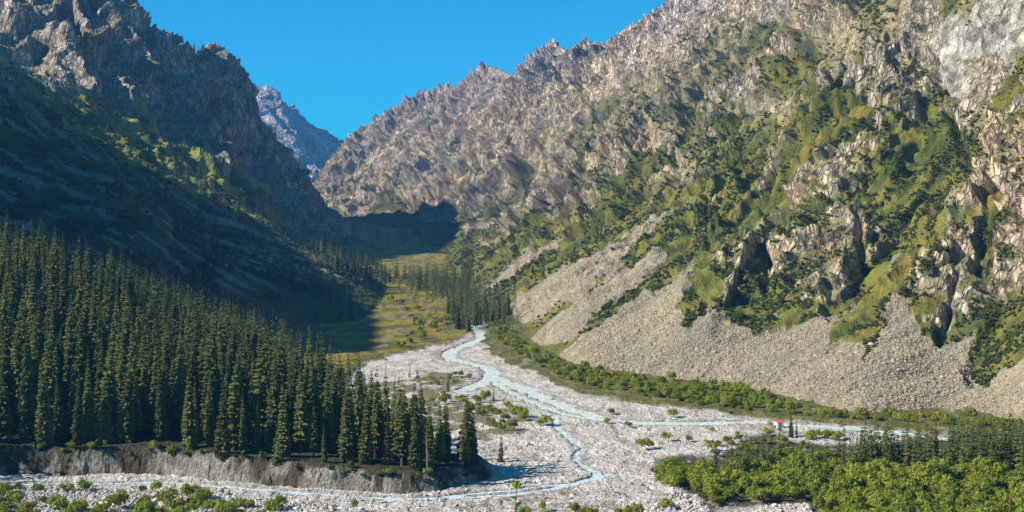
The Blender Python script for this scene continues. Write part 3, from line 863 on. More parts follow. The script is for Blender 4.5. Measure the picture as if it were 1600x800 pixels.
# ================================================================== air
def build_haze():
    x0, x1, y0, y1, z0, z1 = -3400, 3400, -400, 9000, -60, 1100
    V = np.array([(x, y, z) for x in (x0, x1) for y in (y0, y1) for z in (z0, z1)], float)
    F = np.array([(0, 1, 3, 2), (4, 6, 7, 5), (0, 4, 5, 1), (2, 3, 7, 6), (0, 2, 6, 4), (1, 5, 7, 3)])
    m = bpy.data.materials.new('air'); m.use_nodes = True; t = m.node_tree
    t.nodes.remove(t.nodes['Principled BSDF'])
    pv = t.nodes.new('ShaderNodeVolumePrincipled')
    pv.inputs['Color'].default_value = (0.14, 0.46, 1.0, 1)
    pv.inputs['Density'].default_value = 0.00006
    t.links.new(pv.outputs[0], t.nodes['Material Output'].inputs['Volume'])
    link(bpy.data.objects.new('haze', mesh_np('haze', V, F, [m])), kind='stuff')
build_haze()
# ================================================================== plants: shapes
rng = np.random.RandomState(7)
def foliage_material(name, c1, c2, c3=None, rough=0.75, trans=0.0):
    k = NT(name)
    oi = k.node('ObjectInfo').outputs['Random']
    t = k.attr('tone')
    f = k.math('ADD', k.math('MULTIPLY', t, 0.5), k.math('MULTIPLY', oi, 0.5))
    col = k.mix(f, c1, c2)
    if c3: col = k.mix(k.ramp(oi, 0.72, 0.95), col, k.mix(t, c3, c2))
    k.b.inputs['Specular IOR Level'].default_value = 0.2
    k.out(col, rough)
    if trans:
        tl = k.node('BsdfTranslucent'); k.put(tl.inputs['Color'], k.mix(1.0, col, (1.25, 1.3, 0.7), 'MULTIPLY'))
        ms = k.node('MixShader'); ms.inputs[0].default_value = trans
        k.t.links.new(k.b.outputs[0], ms.inputs[1]); k.t.links.new(tl.outputs[0], ms.inputs[2])
        k.t.links.new(ms.outputs[0], k.n['Material Output'].inputs['Surface'])
    return k.m
M_needle = foliage_material('spruce_needles', (0.014, 0.026, 0.007), (0.19, 0.20, 0.045), (0.03, 0.04, 0.012), trans=0.2)
M_needle2 = foliage_material('young_spruce_needles', (0.03, 0.05, 0.012), (0.14, 0.17, 0.035))
M_brown = foliage_material('brown_spruce_needles', (0.05, 0.035, 0.018), (0.15, 0.11, 0.05))
M_leaf = foliage_material('willow_leaves', (0.06, 0.09, 0.010), (0.40, 0.42, 0.045), (0.10, 0.10, 0.02), trans=0.4)
M_shrub = foliage_material('mountain_shrub_leaves', (0.016, 0.028, 0.008), (0.085, 0.105, 0.022), (0.10, 0.08, 0.03))
k = NT('bark'); M_bark = k.out(k.mix(k.noise(1.5, 3), (0.07, 0.05, 0.035), (0.16, 0.13, 0.10)), 0.9)
k = NT('dead_wood'); M_dead = k.out(k.mix(k.noise(1.5, 3), (0.15, 0.125, 0.10), (0.26, 0.23, 0.20)), 0.9)

def trunk_mesh(name, H, r, mat, bend=0.0, sides=7, segs=6, seed=0):
    rr = np.random.RandomState(seed); V = []; F = []
    for j in range(segs + 1):
        t = j / segs
        for i in range(sides):
            a = 2 * math.pi * i / sides
            q = r * (1 - t * 0.93) * (1.25 if j == 0 else 1)
            V.append((math.cos(a) * q + bend * t * t + rr.uniform(-.02, .02), math.sin(a) * q, t * H))
    for j in range(segs):
        for i in range(sides):
            F.append((j * sides + i, j * sides + (i + 1) % sides, (j + 1) * sides + (i + 1) % sides, (j + 1) * sides + i))
    return mesh_np(name, V, F, [mat], dict(tone=np.full(len(V), 0.3)), True)

def crown_mesh(name, H, rad, base, whorls, per, seed, mat, gaps=0.1, power=0.8, thin=False):
    """spruce crown: whorls of drooping fronds, each a folded pair of blades with a lower hanging blade"""
    rr = np.random.RandomState(seed); V = []; F = []; T = []
    lob = rr.uniform(0.75, 1.2, 8)
    for w in range(whorls):
        t = min(0.985, max(0, (w + rr.uniform(-1.1, 1.1)) / whorls))
        z = base * H + (H * (1 - base)) * t
        env = rad * ((1 - t) ** power) * (1 - 0.35 * math.exp(-t * 9)) + 0.02 * H * (1 - t)
        n = max(3, int(per * (0.45 + 0.55 * (1 - t))))
        for b in range(n):
            if rr.rand() < gaps: continue
            a = 2 * math.pi * (b + rr.rand()) / n + w * 0.7
            L = env * rr.uniform(0.65, 1.18) * lob[int((a % 6.283) / 6.2832 * 8) % 8]
            wd = L * rr.uniform(0.16, 0.34) + 0.08
            dr = -0.22 - 0.25 * (1 - t) + rr.uniform(-.12, .12) if t < 0.85 else rr.uniform(0.2, 0.9)
            ca, sa = math.cos(a), math.sin(a)
            def P(d, s, h): return (ca * d - sa * s, sa * d + ca * s, z + h)
            i0 = len(V)
            V += [P(0.05 * L, 0, 0.12 * L), P(0.6 * L, wd, dr * L * 0.8 - 0.10 * L), P(0.6 * L, -wd, dr * L * 0.8 - 0.10 * L), P(L, 0, dr * L), P(0.55 * L, 0, dr * L * 0.45 + 0.05 * L), P(0.62 * L, rr.uniform(-.3, .3) * wd, dr * L - 0.34 * L - 0.15)]
            F += [(i0, i0 + 4, i0 + 1), (i0, i0 + 2, i0 + 4), (i0 + 4, i0 + 3, i0 + 1), (i0 + 4, i0 + 2, i0 + 3), (i0 + 4, i0 + 5, i0 + 3)]
            tn = rr.uniform(0.15, 0.75)
            T += [tn * 0.5, tn, tn, min(1, tn + 0.3), tn, tn * 0.8]
    i0 = len(V)
    V += [(0.08, 0, H * 0.97), (-0.08, 0.07, H * 0.97), (0, -0.08, H * 0.97), (0, 0, H * 1.03)]; T += [.6] * 4
    F += [(i0, i0 + 1, i0 + 3), (i0 + 1, i0 + 2, i0 + 3), (i0 + 2, i0, i0 + 3)]
    return mesh_np(name, V, F, [mat], dict(tone=np.array(T)), False)

def bush_mesh(name, n, rx, rz, seed, mat, leaf=0.3, lobes=5):
    rr = np.random.RandomState(seed); V = []; F = []; T = []
    C = [(rr.uniform(-.55, .55) * rx, rr.uniform(-.55, .55) * rx, rr.uniform(0.35, 0.72) * rz, rr.uniform(0.32, 0.55), rr.uniform(-.25, .25)) for _ in range(lobes)]
    for i in range(n):
        cx, cy, cz, cr, ct = C[rr.randint(lobes)]
        d = rr.normal(size=3); d /= np.linalg.norm(d); d[2] = d[2] if d[2] > -0.3 else -d[2] * .5
        q = rr.uniform(0.72, 1.08)
        p = np.array([cx + d[0] * cr * rx * q, cy + d[1] * cr * rx * q, max(0.05, cz + d[2] * cr * rz * q)])
        u = np.cross(d, rr.normal(size=3)); u /= np.linalg.norm(u) + 1e-6; v = np.cross(d, u)
        v = v * .8 + np.array([0, 0, .5]) * rr.rand() + d * 0.3
        s = leaf * rr.uniform(0.6, 1.4); i0 = len(V)
        V += [tuple(p - u * s * .6), tuple(p + d * s * .25 - v * s * .1), tuple(p + u * s * .6), tuple(p + v * s * 1.2)]
        F += [(i0, i0 + 1, i0 + 2, i0 + 3)]
        tn = np.clip(rr.uniform(0.1, 0.8) + ct + 0.15 * d[2], 0, 1); T += [tn] * 4
    for i in range(5):                       # stems
        a = rr.uniform(0, 6.28); i0 = len(V); x, y = math.cos(a), math.sin(a)
        V += [(0.1 * x, 0.1 * y, -0.3), (0.1 * x + .07, 0.1 * y, -0.3), (x * rx * .5, y * rx * .5, rz * .6), (x * rx * .5 + .04, y * rx * .5, rz * .6)]; T += [0.1] * 4
        F += [(i0, i0 + 1, i0 + 3, i0 + 2)]
    return mesh_np(name, V, F, [mat], dict(tone=np.array(T)), False)

def stone_mesh(name, seed, mat, n=2):
    rr = np.random.RandomState(seed)
    import bmesh
    bm = bmesh.new(); bmesh.ops.create_icosphere(bm, subdivisions=n - 1 if n > 1 else 1, radius=0.5)
    for v in bm.verts:
        v.co *= rr.uniform(0.78, 1.22); v.co.x *= 1.25; v.co.z *= 0.75
        for ax in range(3):
            v.co[ax] = max(-0.47, min(0.5, v.co[ax]))
    me = bpy.data.meshes.new(name); bm.to_mesh(me); bm.free(); me.materials.append(mat)
    return me
k = NT('gravel_stone'); oi = k.node('ObjectInfo').outputs['Random']
M_stone = k.out(k.mix(k.noise(1.2, 3), k.mix(oi, (0.30, 0.27, 0.25), (0.58, 0.53, 0.49)), k.mix(oi, (0.40, 0.36, 0.33), (0.50, 0.42, 0.37))), 0.9)
k = NT('scree_stone'); oi = k.node('ObjectInfo').outputs['Random']
M_scree = k.out(k.mix(k.noise(0.8, 3), k.mix(oi, (0.24, 0.20, 0.14), (0.46, 0.38, 0.27)), (0.33, 0.27, 0.19)), 0.92)

NV = 7
crowns, trunks = [], []
for i in range(NV):
    H = 1.0 * 25
    crowns.append(crown_mesh('spruce_crown', H, (2.1, 2.5, 1.9, 2.9, 2.3, 2.0, 2.6)[i], (0.04, 0.1, 0.14, 0.03, 0.18, 0.08, 0.06)[i], (50, 46, 52, 48, 42, 54, 46)[i], 14, 300 + i, M_needle, (0.08, 0.14, 0.1, 0.05, 0.2, 0.12, 0.1)[i], (0.75, 0.9, 0.65, 0.85, 0.8, 0.6, 0.95)[i]))
    trunks.append(trunk_mesh('spruce_trunk', H * 0.96, 0.30, M_bark, 0.0, 6, 5, i))
young = [crown_mesh('young_spruce_crown', 12, (1.5, 1.2, 1.7)[i], 0.03, 22, 8, 330 + i, M_needle2, 0.08, 0.85) for i in range(3)]
slim = [crown_mesh('slim_spruce_crown', 16, (1.3, 1.1, 1.5, 1.2)[i], 0.05, 30, 8, 340 + i, M_needle, 0.12, 0.7) for i in range(4)]
slim_t = trunk_mesh('slim_spruce_trunk', 15.4, 0.18, M_bark, 0, 5, 4, 50)
lowpoly = [crown_mesh('far_spruce', 20, (2.0, 2.3, 1.8)[i], 0.04, 20, 6, 350 + i, M_needle, 0.1, 0.8) for i in range(3)]
bushes = [bush_mesh('willow_bush', 420, 2.0, (2.3, 2.8, 1.9, 2.5)[i], 360 + i, M_leaf, 0.34, 6) for i in range(4)]
shrubs = [bush_mesh('shrub', 130, 1.5, (1.5, 1.9, 1.2)[i], 370 + i, M_shrub, 0.5, 4) for i in range(3)]
stones = [stone_mesh('stone', 380 + i, M_stone, 2) for i in range(5)]
screes = [stone_mesh('scree_block', 390 + i, M_scree, 2) for i in range(5)]
print('plants %.1f' % (time.time() - T0))

def scatter(name, protos, P, rotz, scale, kind='stuff', tilt=None, **props):
    """ONE object that shows a copy of a prototype mesh at each point"""
    n = len(P)
    me = bpy.data.meshes.new(name)
    me.vertices.add(n); me.vertices.foreach_set('co', np.ascontiguousarray(P, np.float32).ravel())
    a = me.attributes.new('rot', 'FLOAT_VECTOR', 'POINT')
    rv = np.zeros((n, 3), np.float32); rv[:, 2] = rotz
    if tilt is not None: rv[:, :2] = tilt
    a.data.foreach_set('vector', rv.ravel())
    a = me.attributes.new('size', 'FLOAT_VECTOR', 'POINT')
    sv = np.asarray(scale, np.float32); sv = np.repeat(sv[:, None], 3, 1) if sv.ndim == 1 else sv
    a.data.foreach_set('vector', np.ascontiguousarray(sv, np.float32).ravel())
    me.update()
    o = bpy.data.objects.new(name, me)
    g = bpy.data.node_groups.new(name + '_nodes', 'GeometryNodeTree')
    g.interface.new_socket('Geometry', in_out='INPUT', socket_type='NodeSocketGeometry')
    g.interface.new_socket('Geometry', in_out='OUTPUT', socket_type='NodeSocketGeometry')
    N = g.nodes; L = g.links
    gi = N.new('NodeGroupInput'); go = N.new('NodeGroupOutput')
    iop = N.new('GeometryNodeInstanceOnPoints'); iop.inputs['Pick Instance'].default_value = True
    g2i = N.new('GeometryNodeGeometryToInstance')
    for m in reversed(protos):
        po = bpy.data.objects.new(m.name + '_shape', m)       # carries the shape only; stands nowhere
        oi = N.new('GeometryNodeObjectInfo'); oi.inputs['Object'].default_value = po; oi.inputs['As Instance'].default_value = True
        L.new(oi.outputs['Geometry'], g2i.inputs[0])
    L.new(gi.outputs[0], iop.inputs['Points']); L.new(g2i.outputs[0], iop.inputs['Instance'])
    for an, sock in (('rot', 'Rotation'), ('size', 'Scale')):
        na = N.new('GeometryNodeInputNamedAttribute'); na.data_type = 'FLOAT_VECTOR'; na.inputs['Name'].default_value = an
        L.new(na.outputs[0], iop.inputs[sock])
    rnd = N.new('FunctionNodeRandomValue'); rnd.data_type = 'INT'; rnd.inputs[4].default_value = 0; rnd.inputs[5].default_value = len(protos) - 1
    L.new(rnd.outputs[2], iop.inputs['Instance Index'])
    L.new(iop.outputs[0], go.inputs[0])
    md = o.modifiers.new('scatter', 'NODES'); md.node_group = g
    return link(o, kind=kind, **props)

# ================================================================== where the plants stand
def ground_left(X, Y):
    h, s = terrace_h(X, Y); return np.maximum(h, floor_z(X, Y))
def spot(x, y, z=None, it=12):
    """point of the valley floor seen at photograph point x, y"""
    u, v = ray(x, y); Y = 500.0
    for _ in range(40):
        zz = float(np.interp(Y, floor_prof_Y, floor_prof_z)); Y = 0.5 * Y + 0.5 * (zz - CAM_Z) / min(v, -0.012)
    return float(u * Y), float(Y), zz
def spot_on(h, x, y, Y0, Y1):
    """nearest point of slope h on the line of sight"""
    u, v = ray(x, y); Ys = np.linspace(Y0, Y1, 400); H = h(u * Ys, Ys); d = H - (CAM_Z + v * Ys)
    i = int(np.argmax(d > 0)) if (d > 0).any() else 0
    return float(u * Ys[i]), float(Ys[i]), float(H[i])

class Pt:  # a plant to place
    __slots__ = 'kind X Y Z H W zone label'.split()
    def __init__(s, kind, X, Y, Z, H, W, zone, label=None): s.kind, s.X, s.Y, s.Z, s.H, s.W, s.zone, s.label = kind, X, Y, Z, H, W, zone, label

def poisson(n, rad, gen, seed, weight=None):
    """dart throwing: gen(rr) -> (X, Y) or None"""
    rr = np.random.RandomState(seed); out = []; cellsz = {}
    for _ in range(n):
        p = gen(rr)
        if p is None: continue
        r = rad(p) if callable(rad) else rad
        k_ = (int(p[0] // 8), int(p[1] // 8)); ok = True
        R_ = int(r // 8) + 1
        for dx in range(-R_, R_ + 1):
            for dy in range(-R_, R_ + 1):
                for q in cellsz.get((k_[0] + dx, k_[1] + dy), ()):
                    if (q[0] - p[0]) ** 2 + (q[1] - p[1]) ** 2 < r * r: ok = False; break
                if not ok: break
            if not ok: break
        if ok: out.append(p); cellsz.setdefault(k_, []).append(p)
    return out

trees = []
rr = np.random.RandomState(21)
# --- forest on the terrace
def gen_forest(r):
    return (r.uniform(-330, 0), r.uniform(300, 665))
cand = poisson(16000, lambda p: 3.6 + 3.4 * (0.5 + 0.5 * math.sin(p[0] * .11 + 2 * math.sin(p[1] * .07))), gen_forest, 5)
CX = np.array([c[0] for c in cand]); CY = np.array([c[1] for c in cand])
h_, s_ = terrace_h(CX, CY)
top_px = TPS([(0, 1), (100, 1), (200, 1), (300, 1), (400, 1), (500, 1), (600, 1), (700, 1), (790, 1)], [338, 362, 402, 452, 500, 545, 600, 645, 700], 1) if False else None
topX = [-60, 0, 50, 100, 200, 300, 400, 450, 500, 600, 660, 720, 760, 785, 800]; topY = [318, 328, 335, 350, 392, 438, 470, 486, 508, 562, 588, 600, 628, 668, 700]
for (x, y), z, s in zip(cand, h_, s_):
    if s < 8.5: continue
    H = 27.5 * np.clip(rr.normal(1.0, 0.2), 0.45, 1.35)
    if s < 22: H *= rr.choice([0.5, 0.75, 0.95, 1.05])
    px, pt = to_px(x, y, z + H)
    if px < (-60 if y > 400 else -420): continue  # keeps unseen trees on the bulge, added to shade the bank
    lim = float(np.interp(px, topX, topY)) + rr.uniform(-4, 24)
    if pt < lim:                                     # keep the crown line of the stand
        u, v = ray(px, lim); Hn = CAM_Z + v * y - z
        if Hn < 13: continue
        H = Hn
    trees.append(Pt('spruce', x, y, z, float(H), float(rr.uniform(0.8, 1.25) * (1.12 if s < 22 else 1)), 'forest'))
# --- young spruces at the right, foot of the fan
def zone_trees(poly, n, rad, H, kind, zone, seed, wid=1.0, base=None):
    xs = [p[0] for p in poly]; ys = [p[1] for p in poly]; r2 = np.random.RandomState(seed + 99)
    def gen(r):
        x, y = r.uniform(min(xs), max(xs)), r.uniform(min(ys), max(ys))
        if not in_poly(np.array([x]), np.array([y]), poly)[0]: return None
        if base: X, Y, Z = spot_on(base[0], x, y, base[1], base[2])
        else: X, Y, Z = spot(x, y)
        return (X, Y, Z)
    for X, Y, Z in poisson(n, rad, gen, seed):
        trees.append(Pt(kind, X, Y, Z, r2.uniform(*H) * r2.choice([1, 1, .75]), wid * (1.35 if kind == 'slim' else 1) * r2.uniform(0.85, 1.25), zone))
zone_trees([(1318,722),(1400,716),(1500,712),(1620,706),(1680,712),(1680,752),(1600,752),(1500,744),(1400,738),(1330,738)], 900, 2.8, (12, 18), 'slim', 'right', 31)
zone_trees([(1110,735),(1180,712),(1240,722),(1320,715),(1320,742),(1200,750),(1110,752)], 220, 3.6, (5, 11), 'slim', 'right scattered', 32)
zone_trees([(1440,690),(1500,684),(1660,690),(1660,704),(1500,706)], 60, 4.0, (9, 13), 'slim', 'right', 33)
# --- stands up the valley
zone_trees([(716,520),(735,508),(790,508),(800,492),(792,478),(760,470),(720,468),(700,478),(700,492)], 420, 6.0, (17, 27), 'far', 'grove at the river bend', 34, 1.0)
zone_trees([(640,452),(650,440),(700,440),(740,455),(735,470),(700,470),(660,462)], 300, 7.0, (17, 26), 'far', 'grove across the meadow', 35, 1.1)
zone_trees([(480,392),(520,398),(560,415),(620,432),(640,446),(620,452),(570,440),(520,420),(490,405)], 420, 7.5, (18, 26), 'far', 'sunlit row on the left slope', 36, 1.1, (left_h, 700, 2200))
zone_trees([(600,440),(660,455),(700,470),(730,500),(720,520),(690,500),(640,470)], 150, 6.0, (7, 16), 'far', 'meadow edge', 37, 1.2)
zone_trees([(610,436),(660,430),(745,436),(750,455),(700,462),(640,452)], 400, 7.0, (17, 25), 'far', 'grove across the meadow', 39, 1.1)
zone_trees([(700,475),(742,470),(748,508),(735,522),(712,505)], 120, 6.5, (12, 22), 'far', 'grove at the river bend', 40, 1.1)
zone_trees([(420,420),(440,412),(480,430),(520,460),(530,480),(500,470),(450,440)], 180, 7, (12, 20), 'far', 'shaded slope', 38, 1.0, (left_h, 700, 2200))
for cx, cy, n, sp in [(308, 280, 9, 22), (376, 338, 8, 12), (405, 345, 3, 4)]:
    for i in range(n):
        X, Y, Z = spot_on(left_h, cx + rr.uniform(-sp, sp), cy + rr.uniform(-6, 8), 900, 2200)
        trees.append(Pt('far', X, Y, Z, rr.uniform(14, 24), 0.9, 'shaded slope'))
# --- single spruces anyone can point at: photograph foot, height in photograph px, kind, label
singles = [
 (171,684,160,'spruce','tall broad sunlit spruce at the forest front with branches down to the ground'),
 (432,724,62,'young','small bright yellow-green spruce at the foot of the forest above the eroded bank'),
 (535,745,30,'young','tiny rounded bright green spruce in front of the dark trees near the bank edge'),
 (347,712,125,'spruce','slim sunlit spruce alone at the forest front above the pale bank'),
 (305,692,105,'spruce','narrow bright spruce at the forest front between two taller dark ones'),
 (782,752,78,'spruce','isolated dark spruce on the tip of the forest bank beside the white gravel'),
 (771,628,27,'slim','lone upright spruce on the gravel island beside the turquoise river'),
 (640,590,24,'slim','left of two small spruces standing together on gravel behind the forest'),
 (652,591,20,'young','right, bushier one of two small spruces on gravel behind the forest'),
 (647,509,18,'young','single small spruce in the middle of the yellow meadow'),
 (1236,684,46,'spruce','tall thick spruce standing beside the tiny white hut'),
 (1245,684,38,'slim','slimmer darker spruce close behind the tall one beside the hut'),
 (1110,594,18,'slim','lone dark spruce at the foot of the big scree slope'),
 (700,612,42,'slim','spruce on the grassy island left of the river fork'),
]
for x, y, hp, kind, lab in singles:
    X, Y, Z = spot(x, y)
    if lab.startswith(('tall broad', 'small bright', 'tiny', 'slim sunlit', 'narrow bright', 'isolated')):
        X, Y, Z = spot_on(lambda a, b: terrace_h(a, b)[0], x, y, 350, 520)
    H = hp / FPX * Y
    trees.append(Pt(kind, X, Y, Z, H, 1.25 if 'broad' in lab or 'thick' in lab else (1.35 if kind == 'young' else 1.0), 'single', lab))
# clear room round the single trees
S_ = [t for t in trees if t.label]
trees = S_ + [t for t in trees if not t.label and all((t.X - q.X) ** 2 + (t.Y - q.Y) ** 2 > 12 for q in S_)]

bush = []
def zone_bush(poly, n, rad, R_, zone, seed, tint=0):
    xs = [p[0] for p in poly]; ys = [p[1] for p in poly]; r2 = np.random.RandomState(seed + 99)
    def gen(r):
        x, y = r.uniform(min(xs), max(xs)), r.uniform(min(ys), max(ys))
        if not in_poly(np.array([x]), np.array([y]), poly)[0]: return None
        X, Y, Z = spot(x, y)
        rz = float(right_h(np.array([X]), np.array([Y]))[0])
        return (X, Y, max(Z, rz) if rz < Z + 25 else Z)
    for X, Y, Z in poisson(n, rad, gen, seed):
        w = r2.uniform(*R_); bush.append(Pt('bush', X, Y, Z, w * r2.uniform(0.8, 1.25), w, zone))
zone_bush([(1018,742),(1050,735),(1130,742),(1200,745),(1300,738),(1420,742),(1700,745),(1700,830),(1290,830),(1275,778),(1110,792),(1075,768),(1040,758)], 3000, 2.3, (0.55, 2.0), 'thicket', 51)
zone_bush([(1170,735),(1240,705),(1320,715),(1320,745),(1180,745)], 160, 3.0, (0.7, 1.3), 'thicket', 52)
zone_bush([(1070,690),(1110,672),(1150,678),(1165,700),(1190,664),(1215,660),(1225,690),(1250,700),(1180,722),(1100,716),(1090,700)], 70, 4.0, (0.6, 1.3), 'gravel bar bushes', 53)
zone_bush([(1255,682),(1310,682),(1320,688),(1260,690)], 30, 2.0, (0.8, 1.3), 'by the hut', 54)
zone_bush([(690,610),(740,618),(800,640),(832,650),(826,668),(770,678),(740,650),(660,640)], 110, 3.2, (0.7, 1.4), 'island bushes', 55)
zone_bush([(640,596),(700,586),(735,592),(700,602),(660,604)], 26, 3.5, (0.6, 1.2), 'island bushes', 56)
zone_bush([(752,512),(775,525),(790,545),(850,578),(880,596),(960,616),(1060,632),(1160,644),(1250,652),(1400,662),(1500,668),(1650,686),(1650,700),(1590,670),(1500,655),(1400,652),(1350,655),(1250,638),(1160,610),(1060,598),(960,590),(880,570),(830,545),(800,515),(780,505)], 5200, 2.3, (0.6, 1.6), 'riverside strip', 57)
zone_bush([(-40,790),(0,772),(40,786),(100,792),(160,800),(250,790),(300,780),(420,792),(420,840),(-40,840)], 160, 2.2, (0.8, 1.7), 'near corner', 58)
zone_bush([(800,795),(900,795),(1000,800),(1000,830),(800,830)], 20, 2.5, (0.7, 1.1), 'near edge', 59)
zone_bush([(620,545),(660,540),(660,530),(700,520),(740,505),(700,500),(620,470),(580,458),(600,480),(640,500),(640,520)], 90, 7, (0.9, 2.0), 'meadow bushes', 60)
for q in range(46):
    x_ = rr.uniform(0, 770); y_ = np.interp(x_, [0, 200, 400, 600, 770], [704, 704, 722, 748, 748]) + rr.uniform(-6, 8)
    X, Y, Z = spot_on(lambda a, b: terrace_h(a, b)[0], x_, y_, 345, 430)
    bush.append(Pt('bush', X, Y, Z, rr.uniform(0.5, 1.3), rr.uniform(0.5, 1.1), 'bank edge'))
bsing = [(1008,702,10,1.7,'round yellow-green willow bush alone in the middle of the white gravel'),
 (985,688,5,0,'' ),(825,650,9,0,''),
 (845,665,8,1.1,'olive round bush between the grassy island and the pale gravel'),
 (852,664,9,1.6,'wide olive-brown bush at the right end of the grassy island'),
 (948,662,6,1.0,'grey-green bush at the near edge of the turquoise river'),
 (982,668,7,0.9,'small dark round bush on the gravel just below the river'),
 (1043,690,6,1.1,'low dark bush on gravel right of the bright round willow'),
 (955,648,4,1.1,'low bush on the gravel bar between two river channels'),
 (1050,652,4,1.4,'flat dark bush patch on the thin bar in the river'),
 (60,768,14,1.0,'pale green bush on the boulder bank at the far left'),(105,770,16,1.3,'leafy light bush left of centre on the near boulder bank'),
 (133,770,20,1.2,'taller light green bush beside the blue rapids'),(245,770,18,1.1,'pointed light green bush at the edge of the boulder bank'),
 (222,770,12,0.8,'small light bush left of the pointed one on the boulder bank'),(30,768,10,0.8,'lowest pale bush at the left end of the boulder bank'),
 (1040,796,14,1.3,'round dark green bush on stones at the bottom edge of the picture'),
 (556,800,16,0.7,'single pointed bush at the bottom edge below the forest'),
 (430,800,18,1.8,'dark dense willow at the bottom edge where the boulders begin')]
for x, y, hp, w, lab in bsing:
    if not lab: continue
    X, Y, Z = spot(x, y); bush.append(Pt('bush', X, Y, Z, max(w, hp / FPX * Y / 2.4), w, 'single', lab))

# --- which plants show largest: paint their outlines nearest first
def visible_size(pts):
    buf = np.zeros((420, 860), bool); vis = []
    order = sorted(range(len(pts)), key=lambda i: pts[i].Y); res = [0] * len(pts)
    for i in order:
        p = pts[i]; px, pb = to_px(p.X, p.Y, p.Z); _, pt = to_px(p.X, p.Y, p.Z + (p.H if p.kind != 'bush' else p.H * 2.3))
        wpx = (2.4 * p.H / 25 * p.W if p.kind != 'bush' else p.W * 1.9) / p.Y * FPX
        a, b = int(pt / 2), int(pb / 2) + 1; c = 0
        for row in range(max(a, 0), min(b, 420)):
            t = (row - a) / max(b - a, 1); w = wpx * (t ** .8 if p.kind != 'bush' else 1) / 2
            x0, x1 = int((px / 2 - w)), int((px / 2 + w)) + 1; x0 = max(x0, 0); x1 = min(x1, 800)
            if x1 > x0 and row < 400: c += int((~buf[row, x0:x1]).sum()); buf[row, x0:x1] = True
        res[i] = c * 4
    return res
vt = visible_size(trees + bush)
st = [(vt[i] + (1e6 if trees[i].label else 0), i) for i in range(len(trees))]
sb = [(vt[len(trees) + i] + (1e6 if bush[i].label else 0), i) for i in range(len(bush))]
st.sort(reverse=True); sb.sort(reverse=True)
N_IND = 300
ti = [i for v, i in st[:N_IND] if v > 40]; bi = [i for v, i in sb[:N_IND] if v > 30]
ts = set(ti); bs = set(bi)

ORD = 'first second third fourth fifth sixth seventh eighth ninth tenth eleventh twelfth thirteenth fourteenth fifteenth sixteenth seventeenth eighteenth nineteenth twentieth'.split()
def number_by_place(items, where, bands, sections):
    """label every plant by its stretch of the picture and its turn there, counted from the left"""
    groups = {}
    for i, p in items:
        px, _ = to_px(p.X, p.Y, p.Z); 
        b_ = bands(p); k_ = 0
        while k_ < len(sections) and px > sections[k_][0]: k_ += 1
        sec = sections[min(k_, len(sections) - 1)][1]
        groups.setdefault((b_, sec), []).append((float(px), i, p))
    out = {}
    for (b_, sec), L in groups.items():
        L.sort(key=lambda q: q[0]); Hs = [q[2].H for q in L]; mid = sorted(Hs)[len(Hs) // 2]
        for n, (px, i, p) in enumerate(L):
            if len(L) == 1: t = 'the only'
            elif n >= len(L) - 2 and len(L) > 4: t = 'rightmost' if n == len(L) - 1 else 'second from right'
            else: t = (ORD[n] + ' from left') if n < 20 else (ORD[min(len(L) - 1 - n, 19)] + ' from right')
            out[i] = (t, b_, sec, 'tall' if p.H > mid * 1.03 else 'shorter')
    return out
tree_lab = {}
def band_forest(p):
    s = float(terrace_h(np.array([p.X]), np.array([p.Y]))[1][0])
    if s < 17: return 'front row'
    if s < 30: return 'second row'
    if p.Y > 590: return 'topmost row'
    if p.Y > 520: return 'high rows'
    if p.Y > 460: return 'upper middle rows'
    return 'middle rows'
fo = [(i, trees[i]) for i in ti if not trees[i].label and trees[i].zone == 'forest']
for i, (t, b_, sec, sz_) in number_by_place(fo, 'forest', band_forest, [(90, 'left edge'), (200, 'left part'), (320, 'left centre'), (450, 'centre'), (580, 'right centre'), (900, 'right end')]).items():
    tree_lab[i] = ('%s spruce, %s in %s of left forest, %s' % (sz_, t, b_, sec), 'spruces of the left forest')
ZN = {'right': ('slim spruce', 'row behind right willows', 'slim spruces at lower right'), 'right scattered': ('small spruce', 'loose line by the white gravel', 'scattered spruces by the gravel'),
      'grove at the river bend': ('distant spruce', 'grove at the river bend', 'grove at the river bend'), 'grove across the meadow': ('distant spruce', 'grove behind the meadow', 'grove behind the meadow'),
      'sunlit row on the left slope': ('sunlit spruce', 'row descending left slope', 'sunlit row on the left slope'), 'meadow edge': ('distant spruce', 'yellow meadow edge', 'meadow edge spruces'), 'shaded slope': ('distant spruce', 'shaded left slope', 'spruces on the shaded slope')}
for z, (w1, w2, g) in ZN.items():
    it = [(i, trees[i]) for i in ti if not trees[i].label and trees[i].zone == z]
    secs = [(1400, 'left'), (1480, 'middle'), (1560, 'right'), (1700, 'picture edge')] if z == 'right' else [(9999, '')]
    for i, (t, b_, sec, sz_) in number_by_place(it, z, lambda p: 'near' if (z == 'right' and to_px(p.X, p.Y, p.Z)[1] > 725) else ('back' if z == 'right' else ''), secs).items():
        tree_lab[i] = (' '.join(('%s %s, %s in %s%s%s' % (sz_, w1, t, (b_ + ' part of ') if b_ else '', w2, (', ' + sec) if sec else '')).split()), g)
bush_lab = {}
